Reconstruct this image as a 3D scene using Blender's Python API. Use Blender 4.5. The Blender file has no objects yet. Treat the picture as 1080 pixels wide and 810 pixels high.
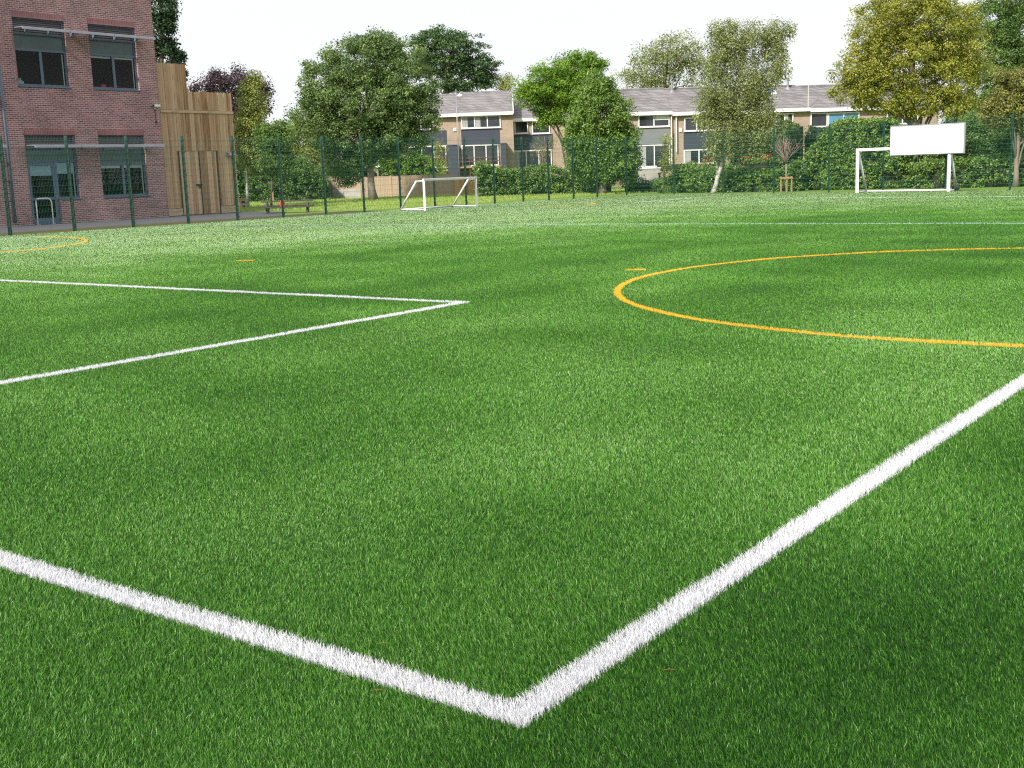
import bpy, math, random
import numpy as np
rng = np.random.default_rng(7); random.seed(7)
R = math.radians
scene = bpy.context.scene; col = scene.collection
H = 1.4                                   # eye height
F = 1236.6; CX, CY = 540.0, 405.0         # lens in pixels of the 1080 px wide photograph
def nrm(v): return v / np.linalg.norm(v)
_r = lambda x, y: np.array([x - CX, CY - y, -F], float)
_a, _b = nrm(_r(-1168, 239.8)), nrm(_r(1460, 150.2))      # the two vanishing points of the pitch markings
_up = nrm(np.cross(_b, _a)); _up = _up if _up[1] > 0 else -_up
_fw = np.array([0, 0, -1.0]); _fw = nrm(_fw - _up * (_fw @ _up))
M = np.array([np.cross(_fw, _up), _fw, _up])
D1 = (M @ _a)[:2]; D2 = (M @ _b)[:2]; D1 = D1 / np.linalg.norm(D1); D2 = D2 / np.linalg.norm(D2)
def ray(x, y): return M @ _r(x, y)
def G(x, y, z=0.0):
    w = ray(x, y); t = (z - H) / w[2]; return np.array([w[0] * t, w[1] * t])
def at(x, y, Y):
    w = ray(x, y); t = Y / w[1]; return (w[0] * t, Y, H + w[2] * t)
def onplane(x, y, p, d):
    w = ray(x, y); t, s = np.linalg.solve(np.array([[w[0], -d[0]], [w[1], -d[1]]]), np.array(p)); return s, H + t * w[2]

# ------------------------------------------------------------------ helpers
def tag(o, label=None, cat=None, group=None, kind=None):
    if label: o['label'] = label
    if cat: o['category'] = cat
    if group: o['group'] = group
    if kind: o['kind'] = kind
    return o
def empty(name, loc, rz=0.0, **k):
    o = bpy.data.objects.new(name, None); col.objects.link(o)
    o.location = loc; o.rotation_euler = (0, 0, rz); o.empty_display_size = .2
    return tag(o, **k)
class MB:
    def __init__(s): s.v = []; s.f = []; s.t = []
    def box(s, x0, x1, y0, y1, z0, z1, t=.5):
        n = len(s.v); s.v += [(x, y, z) for z in (z0, z1) for y in (y0, y1) for x in (x0, x1)]
        s.f += [tuple(n + i for i in q) for q in ((0, 2, 3, 1), (4, 5, 7, 6), (0, 1, 5, 4), (2, 6, 7, 3), (0, 4, 6, 2), (1, 3, 7, 5))]
        s.t += [t] * 6; return s
    def quad(s, a, b, c, d, t=.5):
        n = len(s.v); s.v += [tuple(a), tuple(b), tuple(c), tuple(d)]; s.f.append((n, n + 1, n + 2, n + 3)); s.t.append(t); return s
    def prism(s, pts, axis, a, b, t=.5):
        """polygon pts (2D) extruded along axis from a to b"""
        def mk(p, q): return {'x': (q, p[0], p[1]), 'y': (p[0], q, p[1]), 'z': (p[0], p[1], q)}[axis]
        n = len(s.v); k = len(pts)
        s.v += [mk(p, a) for p in pts] + [mk(p, b) for p in pts]
        s.f += [tuple(range(n, n + k)), tuple(range(n + 2 * k - 1, n + k - 1, -1))]
        s.f += [(n + i, n + (i + 1) % k, n + k + (i + 1) % k, n + k + i) for i in range(k)]
        s.t += [t] * (k + 2); return s
    def beam(s, p, q, w, h=None, t=.5):
        h = h or w; p = np.array(p, float); q = np.array(q, float); d = nrm(q - p)
        u = np.array([0, 0, 1.0]) if abs(d[2]) < .95 else np.array([1.0, 0, 0])
        a = nrm(np.cross(d, u)); b = np.cross(a, d); n = len(s.v)
        for c in (p, q):
            for i, j in ((-1, -1), (1, -1), (1, 1), (-1, 1)): s.v.append(tuple(c + a * i * w / 2 + b * j * h / 2))
        s.f += [tuple(n + i for i in z) for z in ((0, 1, 2, 3), (7, 6, 5, 4), (0, 4, 5, 1), (1, 5, 6, 2), (2, 6, 7, 3), (3, 7, 4, 0))]
        s.t += [t] * 6; return s
    def tube(s, pts, rad, k=8, t=.5):
        pts = [np.array(p, float) for p in pts]
        rad = rad if hasattr(rad, '__len__') else [rad] * len(pts); n = len(s.v)
        for i, p in enumerate(pts):
            d = nrm(pts[min(i + 1, len(pts) - 1)] - pts[max(i - 1, 0)])
            u = np.array([0, 0, 1.0]) if abs(d[2]) < .9 else np.array([1.0, 0, 0])
            a = nrm(np.cross(d, u)); b = np.cross(a, d)
            for j in range(k):
                an = 2 * math.pi * j / k; s.v.append(tuple(p + rad[i] * (a * math.cos(an) + b * math.sin(an))))
        for i in range(len(pts) - 1):
            for j in range(k):
                a0 = n + i * k + j; a1 = n + i * k + (j + 1) % k; s.f.append((a0, a1, a1 + k, a0 + k)); s.t.append(t)
        s.f.append(tuple(range(n + k - 1, n - 1, -1))); s.f.append(tuple(range(n + (len(pts) - 1) * k, n + len(pts) * k))); s.t += [t, t]
        return s
    def ball(s, c, r, k=10, m=6, sz=1.0, t=.5):
        pts = []; rr = []
        for i in range(m + 1):
            a = math.pi * (i + .02) / (m + .04) - math.pi / 2
            pts.append((c[0], c[1], c[2] + r * sz * math.sin(a))); rr.append(max(r * math.cos(a), 1e-3))
        return s.tube(pts, rr, k, t)
    def build(s, name, mat, parent=None, bevel=0, smooth=False):
        me = bpy.data.meshes.new(name); me.from_pydata(s.v, [], s.f); me.materials.append(mat)
        at_ = me.attributes.new('tint', 'FLOAT', 'FACE'); at_.data.foreach_set('value', np.array(s.t, np.float32))
        if smooth: me.polygons.foreach_set('use_smooth', [True] * len(me.polygons))
        o = bpy.data.objects.new(name, me); col.objects.link(o); o.parent = parent
        if bevel:
            b = o.modifiers.new('b', 'BEVEL'); b.width = bevel; b.segments = 2; b.limit_method = 'ANGLE'
        return o
def raw_mesh(name, V, k, mat, tint, parent=None):
    """V (n*k,3): n faces of k vertices each; tint (n,)"""
    n = len(V) // k; me = bpy.data.meshes.new(name)
    me.vertices.add(n * k); me.vertices.foreach_set('co', np.ascontiguousarray(V, np.float32).ravel())
    me.loops.add(n * k); me.loops.foreach_set('vertex_index', np.arange(n * k, dtype=np.int32))
    me.polygons.add(n); me.polygons.foreach_set('loop_start', np.arange(0, n * k, k, dtype=np.int32))
    me.update(calc_edges=True); me.materials.append(mat)
    a = me.attributes.new('tint', 'FLOAT', 'FACE'); a.data.foreach_set('value', np.asarray(tint, np.float32))
    o = bpy.data.objects.new(name, me); col.objects.link(o); o.parent = parent; return o

# ------------------------------------------------------------------ materials
def mat(name, c, rough=.7, c2=None, scale=(6, 6, 6), detail=4, metal=0, bump=0, tintmix=None, spec=.5, coord='Object', trans=None, lo=.3, hi=.7):
    m = bpy.data.materials.new(name); m.use_nodes = True; nt = m.node_tree; N = nt.nodes; L = nt.links
    p = N['Principled BSDF']; p.inputs['Roughness'].default_value = rough; p.inputs['Metallic'].default_value = metal
    p.inputs['Specular IOR Level'].default_value = spec; p.inputs['Base Color'].default_value = (*c, 1); out = p.inputs['Base Color']; src = None
    if c2 is not None:
        tc = N.new('ShaderNodeTexCoord'); mp = N.new('ShaderNodeMapping'); mp.inputs['Scale'].default_value = scale
        nz = N.new('ShaderNodeTexNoise'); nz.inputs['Scale'].default_value = 1; nz.inputs['Detail'].default_value = detail
        L.new(tc.outputs[coord], mp.inputs[0]); L.new(mp.outputs[0], nz.inputs[0])
        mr = N.new('ShaderNodeMapRange'); mr.inputs[1].default_value = lo; mr.inputs[2].default_value = hi; L.new(nz.outputs[0], mr.inputs[0])
        mx = N.new('ShaderNodeMix'); mx.data_type = 'RGBA'; mx.inputs['A'].default_value = (*c, 1); mx.inputs['B'].default_value = (*c2, 1)
        L.new(mr.outputs[0], mx.inputs['Factor']); src = mx.outputs['Result']
        if bump:
            b = N.new('ShaderNodeBump'); b.inputs['Strength'].default_value = bump; b.inputs['Distance'].default_value = .01
            L.new(nz.outputs[0], b.inputs['Height']); L.new(b.outputs[0], p.inputs['Normal'])
    if tintmix is not None:
        ta = N.new('ShaderNodeAttribute'); ta.attribute_name = 'tint'
        mx2 = N.new('ShaderNodeMix'); mx2.data_type = 'RGBA'; mx2.inputs['B'].default_value = (*tintmix, 1)
        if src: L.new(src, mx2.inputs['A'])
        else: mx2.inputs['A'].default_value = (*c, 1)
        L.new(ta.outputs['Fac'], mx2.inputs['Factor']); src = mx2.outputs['Result']
    if src: L.new(src, out)
    if trans:
        tr = N.new('ShaderNodeBsdfTranslucent'); ms = N.new('ShaderNodeMixShader'); ms.inputs[0].default_value = trans
        if src: L.new(src, tr.inputs[0])
        else: tr.inputs[0].default_value = (*c, 1)
        L.new(p.outputs[0], ms.inputs[1]); L.new(tr.outputs[0], ms.inputs[2]); L.new(ms.outputs[0], N['Material Output'].inputs[0])
    return m
def brickmat(name, c1, c2, mortar, w=.225, h=.075, rot=False, ms=.010, off=.5, dirt=.0, axes='xz'):
    m = bpy.data.materials.new(name); m.use_nodes = True; nt = m.node_tree; N = nt.nodes; L = nt.links; p = N['Principled BSDF']
    p.inputs['Roughness'].default_value = .85; p.inputs['Specular IOR Level'].default_value = .3
    tc = N.new('ShaderNodeTexCoord'); sp = N.new('ShaderNodeSeparateXYZ'); cb = N.new('ShaderNodeCombineXYZ')
    L.new(tc.outputs['Object'], sp.inputs[0])
    ad = N.new('ShaderNodeMath'); ad.operation = 'ADD'; L.new(sp.outputs[0], ad.inputs[0]); L.new(sp.outputs[1], ad.inputs[1])
    L.new(ad.outputs[0], cb.inputs[1 if rot else 0]); L.new(sp.outputs[2], cb.inputs[0 if rot else 1])
    b = N.new('ShaderNodeTexBrick'); b.offset = off; b.inputs['Scale'].default_value = 1
    b.inputs['Brick Width'].default_value = w; b.inputs['Row Height'].default_value = h; b.inputs['Mortar Size'].default_value = ms
    b.inputs['Mortar Smooth'].default_value = .1; b.inputs['Bias'].default_value = 0
    b.inputs['Color1'].default_value = (*c1, 1); b.inputs['Color2'].default_value = (*c2, 1); b.inputs['Mortar'].default_value = (*mortar, 1)
    L.new(cb.outputs[0], b.inputs[0])
    nz = N.new('ShaderNodeTexNoise'); nz.inputs['Scale'].default_value = .8; nz.inputs['Detail'].default_value = 6; L.new(tc.outputs['Object'], nz.inputs[0])
    mr = N.new('ShaderNodeMapRange'); mr.inputs[1].default_value = .3; mr.inputs[2].default_value = .7; mr.inputs[3].default_value = .82; mr.inputs[4].default_value = 1.12
    L.new(nz.outputs[0], mr.inputs[0])
    mu = N.new('ShaderNodeMix'); mu.data_type = 'RGBA'; mu.blend_type = 'MULTIPLY'; mu.inputs['Factor'].default_value = 1
    L.new(b.outputs[0], mu.inputs['A']); L.new(mr.outputs[0], mu.inputs['B']); L.new(mu.outputs['Result'], p.inputs['Base Color'])
    bp = N.new('ShaderNodeBump'); bp.invert = True; bp.inputs['Strength'].default_value = .5; bp.inputs['Distance'].default_value = .008
    L.new(b.outputs['Fac'], bp.inputs['Height']); L.new(bp.outputs[0], p.inputs['Normal']); return m
def glassmat(name, tint=(.84, .88, .88)):
    m = bpy.data.materials.new(name); m.use_nodes = True; nt = m.node_tree; N = nt.nodes; L = nt.links
    for n in list(N):
        if n.type == 'BSDF_PRINCIPLED': N.remove(n)
    t = N.new('ShaderNodeBsdfTransparent'); t.inputs[0].default_value = (*tint, 1)
    g = N.new('ShaderNodeBsdfGlossy'); g.inputs['Roughness'].default_value = .02; f = N.new('ShaderNodeFresnel'); f.inputs[0].default_value = 1.3
    ms = N.new('ShaderNodeMixShader'); L.new(f.outputs[0], ms.inputs[0]); L.new(t.outputs[0], ms.inputs[1]); L.new(g.outputs[0], ms.inputs[2])
    L.new(ms.outputs[0], N['Material Output'].inputs[0]); return m

m_brick = brickmat('mauve brick', (.35, .155, .155), (.17, .08, .088), (.52, .42, .41))
m_soldier = brickmat('soldier brick', (.33, .135, .138), (.24, .10, .105), (.34, .22, .22), w=.215, h=.075, rot=True, off=0)
m_hbrick = brickmat('tan brick', (.37, .265, .19), (.31, .215, .15), (.42, .37, .31))
m_slate = brickmat('roof tiles', (.255, .24, .245), (.165, .155, .16), (.08, .075, .075), w=.33, h=.24, ms=.012)
m_frame = mat('grey blue frame', (.10, .145, .20), .4, spec=.4)
m_spandrel = mat('green glass panel', (.028, .065, .06), .15, (.045, .10, .09), (3, 3, 3), spec=.5)
m_louvre = mat('grey louvre', (.13, .12, .125), .5, (.10, .09, .10), (1, 1, 12))
m_alu = mat('satin aluminium', (.30, .30, .34), .4, (.24, .24, .28), (2, 2, 2), metal=.3)
m_dark = mat('dark interior', (.035, .04, .038), .9, (.05, .055, .05), (1.5, 1.5, 1.5))
m_room = mat('room wall', (.05, .06, .05), .9, (.012, .02, .014), (.9, .9, 1.4), lo=.4, hi=.6)
m_blind = mat('pale blue blind', (.42, .62, .68), .8)
m_blindw = mat('white blind', (.62, .64, .62), .8)
m_glass = glassmat('window glass')
m_red = mat('red plastic', (.55, .03, .05), .4)
m_paper = mat('paper', (.6, .6, .5), .8, (.3, .4, .3), (40, 1, 1))
m_white = mat('white powder coat', (.80, .80, .80), .35, (.72, .73, .74), (3, 3, 3))
m_upvc = mat('white window plastic', (.72, .72, .71), .4, (.66, .66, .65), (2, 2, 2))
m_black = mat('black rubber', (.02, .02, .02), .7)
m_steel = mat('grey steel', (.35, .36, .38), .4, metal=.6)
m_green = mat('green powder coat', (.006, .055, .036), .45, (.006, .06, .04), (3, 3, 1))
m_wire = mat('green wire', (.03, .15, .105), .5)
m_timber = mat('weathered boards', (.36, .205, .105), .85, (.16, .09, .05), (16, 16, 1.1), 7, bump=.4, tintmix=(.56, .40, .26), spec=.2, lo=.40, hi=.66)
m_batten = mat('pale batten', (.52, .40, .27), .85, (.38, .27, .18), (2, 14, 14), 6, spec=.2)
m_postwood = mat('sawn stake', (.42, .27, .14), .85, (.33, .2, .1), (10, 10, 2))
m_gfence = mat('orange fence boards', (.50, .28, .11), .85, (.40, .21, .09), (9, 9, 1), 5, tintmix=(.55, .34, .15), spec=.2)
m_gfence2 = mat('greyed fence boards', (.42, .34, .26), .85, (.34, .27, .21), (9, 9, 1), 5, tintmix=(.48, .33, .22), spec=.2)
m_block = mat('pale block wall', (.45, .42, .38), .9, (.34, .32, .29), (2, 2, 2))
m_table = mat('dark stained wood', (.05, .035, .028), .8, (.09, .07, .055), (4, 4, 4), 5)
m_navy = mat('navy cladding', (.035, .042, .065), .6, (.045, .05, .075), (1, 1, 20))
m_greycl = mat('grey cladding', (.16, .17, .18), .7, (.20, .21, .22), (1, 1, 14))
m_hglass = mat('house glass', (.018, .022, .028), .06, (.05, .055, .06), (.9, .9, .9), spec=.5)
m_bglass = mat('blue tinted glass', (.06, .19, .34), .08, (.10, .27, .42), (1.5, 1.5, 1.5))
m_curtain = mat('pale curtain', (.42, .42, .40), .9, (.25, .25, .25), (18, 1, 1))
m_rail = mat('brown rail', (.13, .055, .05), .7)
m_bark = mat('brown bark', (.10, .075, .055), .95, (.17, .14, .11), (6, 6, 2), 6, bump=.6)
m_palebark = mat('pale grey bark', (.26, .21, .17), .95, (.17, .14, .11), (5, 5, 1.5), 6, bump=.5)
m_birch = mat('birch bark', (.55, .53, .48), .85, (.18, .16, .14), (3, 3, 9), 5, lo=.45, hi=.65)
m_twig = mat('pinkish twig', (.30, .22, .19), .9)
m_path = mat('dark asphalt path', (.075, .072, .09), .9, (.10, .095, .11), (3, 3, 3), 8, bump=.2, spec=.3)
m_soil = mat('bare soil', (.12, .08, .05), 1, (.05, .08, .022), (1.6, 1.6, 1.6), 8, bump=.5, spec=.1)
m_lawn = mat('lawn', (.15, .24, .045), .95, (.16, .24, .05), (.35, .8, 1), 8, bump=.5, spec=.1)
m_turfbase = mat('turf backing', (.028, .070, .016), .95, (.018, .050, .010), (40, 40, 40), 3, bump=.5, spec=.1)
def rampmat(name, stops, trans, rough):
    m = mat(name, (0, 0, 0), rough, tintmix=(1, 1, 1), spec=.16, trans=trans); nt = m.node_tree
    mx = [n for n in nt.nodes if n.type == 'MIX'][0]; ta = [n for n in nt.nodes if n.type == 'ATTRIBUTE'][0]
    cr = nt.nodes.new('ShaderNodeValToRGB'); e = cr.color_ramp.elements
    while len(e) < len(stops): e.new(.5)
    for el, (p_, c_) in zip(e, stops): el.position = p_; el.color = (*c_, 1)
    nt.links.new(ta.outputs['Fac'], cr.inputs[0])
    for l in list(nt.links):
        if l.from_node == mx: to = l.to_socket; nt.links.remove(l); nt.links.new(cr.outputs[0], to)
    nt.nodes.remove(mx); return m
def leafmat(name, a, b, trans=.28, rough=.5): return mat(name, a, rough, tintmix=b, spec=.35, trans=trans)
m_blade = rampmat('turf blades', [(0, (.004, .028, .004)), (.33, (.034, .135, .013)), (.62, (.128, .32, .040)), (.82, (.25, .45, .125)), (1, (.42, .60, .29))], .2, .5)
m_bladelawn = leafmat('lawn blades', (.12, .20, .035), (.33, .42, .09), .3, .6)
m_wblade = leafmat('white turf blades', (.42, .43, .48), (.84, .84, .85), .15, .5)
m_yblade = leafmat('yellow turf blades', (.70, .38, .02), (.86, .56, .06), .25, .5)
m_bblade = leafmat('blue turf blades', (.26, .40, .42), (.50, .62, .62), .25, .5)
m_wline = mat('white line backing', (.6, .6, .62), .9); m_yline = mat('yellow line backing', (.6, .28, .02), .9); m_bline = mat('blue line backing', (.15, .35, .6), .9)

# ------------------------------------------------------------------ ground sheets
def sheet(name, pts, z, m, **k):
    o = MB(); o.v = [(p[0], p[1], z) for p in pts]; o.f = [tuple(range(len(pts)))]; o.t = [.5]
    return tag(o.build(name, m), **k)
fl = lambda x: 248.5 - .0657 * (x - 11)              # foot of the left fence in the photograph
fr = lambda x: 205.6 - .0125 * (x - 661)
LP = G(11, fl(11)); CORNER = G(661, fl(661)); LD = nrm(CORNER - LP); RE = G(1065, fr(1065)); RD = nrm(RE - CORNER)
LN = np.array([LD[1], -LD[0]]); RN = np.array([RD[1], -RD[0]])
if LN @ (-CORNER) < 0: LN = -LN
if RN @ (-CORNER) < 0: RN = -RN
WP = G(80, 234); WD = D2; wallgap = abs((WP - LP) @ LN)
print('wall gap', wallgap, 'corner', CORNER, 'LD', LD, 'D2', D2, 'RD', RD)
sheet('ground', [(-900, -300), (900, -300), (900, 1500), (-900, 1500)], -.03, m_lawn, kind='structure', label='rough lawn spreading behind the pitch to the gardens', cat='ground')
A0 = LP - LD * 60 ; RR = CORNER + RD * 60
sheet('pitch', [A0, CORNER, RR, (70, -30), (-70, -30)], 0, m_turfbase, kind='structure', label='green artificial turf pitch inside the mesh fence', cat='pitch')
def strip(p, d, n, s0, s1, a, b): return [p + d * s0 - n * a, p + d * s1 - n * a, p + d * s1 - n * b, p + d * s0 - n * b]
s_end = 9.2 + (LP - LP) @ LD
sheet('verge', strip(LP, LD, LN, -25, 17, 0.0, 3.0), -.012, m_soil, kind='structure', label='strip of bare soil along the foot of the green fence', cat='verge')

# ------------------------------------------------------------------ pitch markings (centre lines in metres)
LW = .11
def seg(p, q, w=LW): return ('seg', np.array(p, float), np.array(q, float), w)
def arc(c, r, a0, a1, w=LW): return ('arc', np.array(c, float), r, a0, a1, w)
c1 = G(547, 757)
apex = G(489, 319.8)
circ = []
_c = np.array([G(*q) for q in [(645, 302), (1080, 262), (1080, 368), (860, 271), (860, 349.5), (740, 281)]])
_A = np.c_[2 * _c, np.ones(len(_c))]; _s = np.linalg.lstsq(_A, (_c ** 2).sum(1), rcond=None)[0]; CC = _s[:2]; CRr = math.sqrt(_s[2] + CC @ CC)
print('circle', CC, CRr)
far0 = G(243, 237.4); 
tl = lambda x: 253 - .0705 * x
marks = [
 ('corner_line', 'thick white corner lines nearest the camera, meeting in a right angle', 'w', [seg(c1 - D2 * .0, c1 + D1 * 11, .105), seg(c1, c1 + D2 * 19, .105)]),
 ('box_line', 'thinner white lines ending in a sharp corner on the left half', 'w', [seg(apex, apex - D2 * 9, LW), seg(apex, apex + D1 * 16, LW)]),
 ('halfway_line', 'pale blue white straight line running across the far pitch', 'b', [seg(far0, far0 - D1 * 45, .075)]),
 ('side_line', 'faint blue and white line beside the left fence', 'b', [seg(G(-60, tl(-60)), G(575, tl(575) - .5), .075)]),
 ('far_line', 'short pale line on the far right of the pitch before the goals', 'w', [seg(G(670, 213.6), G(752, 207.3), .11), seg(G(815, 209.5), G(1120, 207), .11)]),
 ('centre_circle', 'large yellow circle painted on the right half of the turf', 'y', [arc(CC, CRr, 0, 2 * math.pi, .078)]),
 ('yellow_arc', 'yellow curve on the turf in front of the brick building', 'y', [('pl', [G(*q) for q in [(-40, 268), (0, 266.5), (30, 264.3), (60, 261), (80, 257.8), (90, 255.2), (91, 253.3), (84, 251.7), (72, 250.6), (55, 250), (35, 250.2)]], .08)]),
 ('yellow_dash', 'short yellow dash beside the yellow circle', 'y', [seg(G(663, 285.3), G(678, 285), .09)]),
 ('yellow_dash', 'short yellow dash alone on the left half of the pitch', 'y', [seg(G(252, 275.3), G(266, 275), .11)]),
 ('yellow_arc', 'thin far yellow curve left of the fence corner', 'y', [('pl', [G(*q) for q in [(560, 218), (590, 217.2), (615, 216.3), (626, 215.4), (628, 214.8), (620, 214.3)]], .13)]),
]
def seg_d(P, p, q):
    d = q - p; l = np.linalg.norm(d); d = d / l; r = P - p; s = r @ d; n = np.abs(r[:, 0] * d[1] - r[:, 1] * d[0])
    return n, s, l
def inside(P, m):
    if m[0] == 'seg':
        n, s, l = seg_d(P, m[1], m[2]); return (n < m[3] / 2) & (s > -m[3] / 2) & (s < l + m[3] / 2)
    if m[0] == 'arc':
        return np.abs(np.linalg.norm(P - m[1], axis=1) - m[2]) < m[5] / 2
    k = np.zeros(len(P), bool)
    for a, b in zip(m[1][:-1], m[1][1:]):
        n, s, l = seg_d(P, a, b); k |= (n < m[2] / 2) & (s > -.02) & (s < l + .02)
    return k
# --- blades, thinner on the ground with distance
def wav(P, seeds, k0, ani=(1, 1)):
    r = np.random.default_rng(seeds); o = np.zeros(len(P))
    for i in range(9):
        a = r.uniform(0, 2 * math.pi); k = k0 * r.uniform(.6, 2.2); o += np.sin((P[:, 0] * math.cos(a) * ani[0] + P[:, 1] * math.sin(a) * ani[1]) * k + r.uniform(0, 6.3))
    return o / 3.0
Nb = 2500000
Dd = np.exp(rng.uniform(math.log(2.05), math.log(66), Nb)); an = rng.uniform(-.52, .52, Nb)
Wf = np.ones(Nb)
No = 1300000; Do = np.exp(rng.uniform(math.log(.9), math.log(66), No)); ao = rng.uniform(.52, 1.45, No) * rng.choice((-1, 1), No)      # the pitch beside and below the frame
Ni = 160000; Di = np.sqrt(rng.uniform(.8 ** 2, 2.05 ** 2, Ni)); ai = rng.uniform(-.52, .52, Ni)
Dd = np.concatenate([Dd, Do, Di]); an = np.concatenate([an, ao, ai]); Wf = np.concatenate([Wf, np.full(No, 2.3), np.full(Ni, 1.5)])
Pb = np.c_[Dd * np.sin(an), Dd * np.cos(an)]
ok = (((Pb - CORNER) @ LN) > 0.02) & (((Pb - CORNER) @ RN) > .02)
Pb, Dd, Wf = Pb[ok], Dd[ok], Wf[ok]
# stitch rows: snap most roots to 9 mm rows close to the camera
EDGE = [G(-300, 300), G(0, 283), G(250, 264), G(460, 243), G(640, 226), G(900, 212), G(1300, 204)]
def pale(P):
    # pile sheen painted into the tint: paler far side, light and dark patches
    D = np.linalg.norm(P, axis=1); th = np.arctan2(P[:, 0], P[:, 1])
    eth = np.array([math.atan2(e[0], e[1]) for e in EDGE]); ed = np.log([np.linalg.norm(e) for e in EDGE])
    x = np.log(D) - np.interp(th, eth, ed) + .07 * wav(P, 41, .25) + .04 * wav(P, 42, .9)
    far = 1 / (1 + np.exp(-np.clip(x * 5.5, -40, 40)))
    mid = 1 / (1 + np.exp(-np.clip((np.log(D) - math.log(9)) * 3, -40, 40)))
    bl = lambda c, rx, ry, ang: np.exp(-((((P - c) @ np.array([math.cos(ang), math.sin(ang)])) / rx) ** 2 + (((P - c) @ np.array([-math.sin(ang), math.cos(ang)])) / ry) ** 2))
    Q = P @ np.array([[D1[0], D2[0]], [D1[1], D2[1]]]); st = .03 * wav(Q, 51, .9, (.12, 1.6)) + .035 * wav(Q, 52, 3.2, (.08, 1.3)) + .05 * wav(Q, 53, 1.4, (1.4, .10)) + .03 * wav(Q, 54, 5, (1.2, .06))     # streaks in the painted sheen
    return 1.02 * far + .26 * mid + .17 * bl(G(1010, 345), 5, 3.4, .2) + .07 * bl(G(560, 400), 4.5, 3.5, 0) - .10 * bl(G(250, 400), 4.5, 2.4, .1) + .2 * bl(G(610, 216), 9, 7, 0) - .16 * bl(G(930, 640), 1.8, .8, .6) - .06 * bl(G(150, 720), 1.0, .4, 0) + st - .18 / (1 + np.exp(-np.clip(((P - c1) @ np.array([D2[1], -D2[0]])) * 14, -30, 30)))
def blades(P, D, hmin, hmax, wide=1.0, lean=1.0, tintbase=.36, flat=False):
    n = len(P); w = wide * np.minimum(0.00108 * (D / 2.5) ** .87, .009) * rng.uniform(.75, 1.3, n)
    h = rng.uniform(hmin, hmax, n) * (1 + .12 * wav(P, 5, 2.0))
    la = .6 * wav(P, 11, .35) + .5 * wav(P, 12, 1.8) + rng.normal(0, 1.0, n) + 2.2
    lm = np.abs(rng.normal(.42, .30, n)) * lean * (1 + .15 * wav(P, 21, .5))
    ld = np.c_[np.cos(la), np.sin(la)]
    ta = rng.uniform(0, math.pi, n); wd = np.c_[np.cos(ta), np.sin(ta)]
    tn = tintbase + .05 * wav(P, 31, .28, (1, .6)) + .045 * wav(P, 32, 1.7) + rng.normal(0, 1, n) * np.clip(.27 - .012 * D, .08, .3)
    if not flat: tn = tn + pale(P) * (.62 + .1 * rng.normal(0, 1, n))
    tn = np.clip(tn, 0, 1)
    near = (D < 7.5) & (np.asarray(wide) * np.ones(n) < 1.4)
    V3 = lambda xy, z: np.concatenate([xy, z[:, None]], 1)
    out = []
    for sel, lv in ((near, (0, .5, .85, 1.0)), (~near, (0, .9))):
        p, W, hh, l, m, t = P[sel], w[sel], h[sel], ld[sel], lm[sel], tn[sel]; q = wd[sel]
        ws = (1, .85, .5, .12) if len(lv) == 4 else (1, .55)
        rows = []
        for u, s in zip(lv, ws):
            c = p + l * (m * hh * u ** 1.6)[:, None]; z = hh * u * np.sqrt(np.clip(1 - (.55 * m * u) ** 2, .2, 1))
            rows.append((V3(c - q * (W * s / 2)[:, None], z), V3(c + q * (W * s / 2)[:, None], z)))
        for (a, b), (c, d) in zip(rows[:-1], rows[1:]):
            out.append((np.stack([a, b, d, c], 1).reshape(-1, 3), t))
    return np.concatenate([o[0] for o in out]), np.concatenate([o[1] for o in out])
free = np.ones(len(Pb), bool)
mm = {'w': (m_wline, m_wblade), 'y': (m_yline, m_yblade), 'b': (m_bline, m_bblade)}
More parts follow.
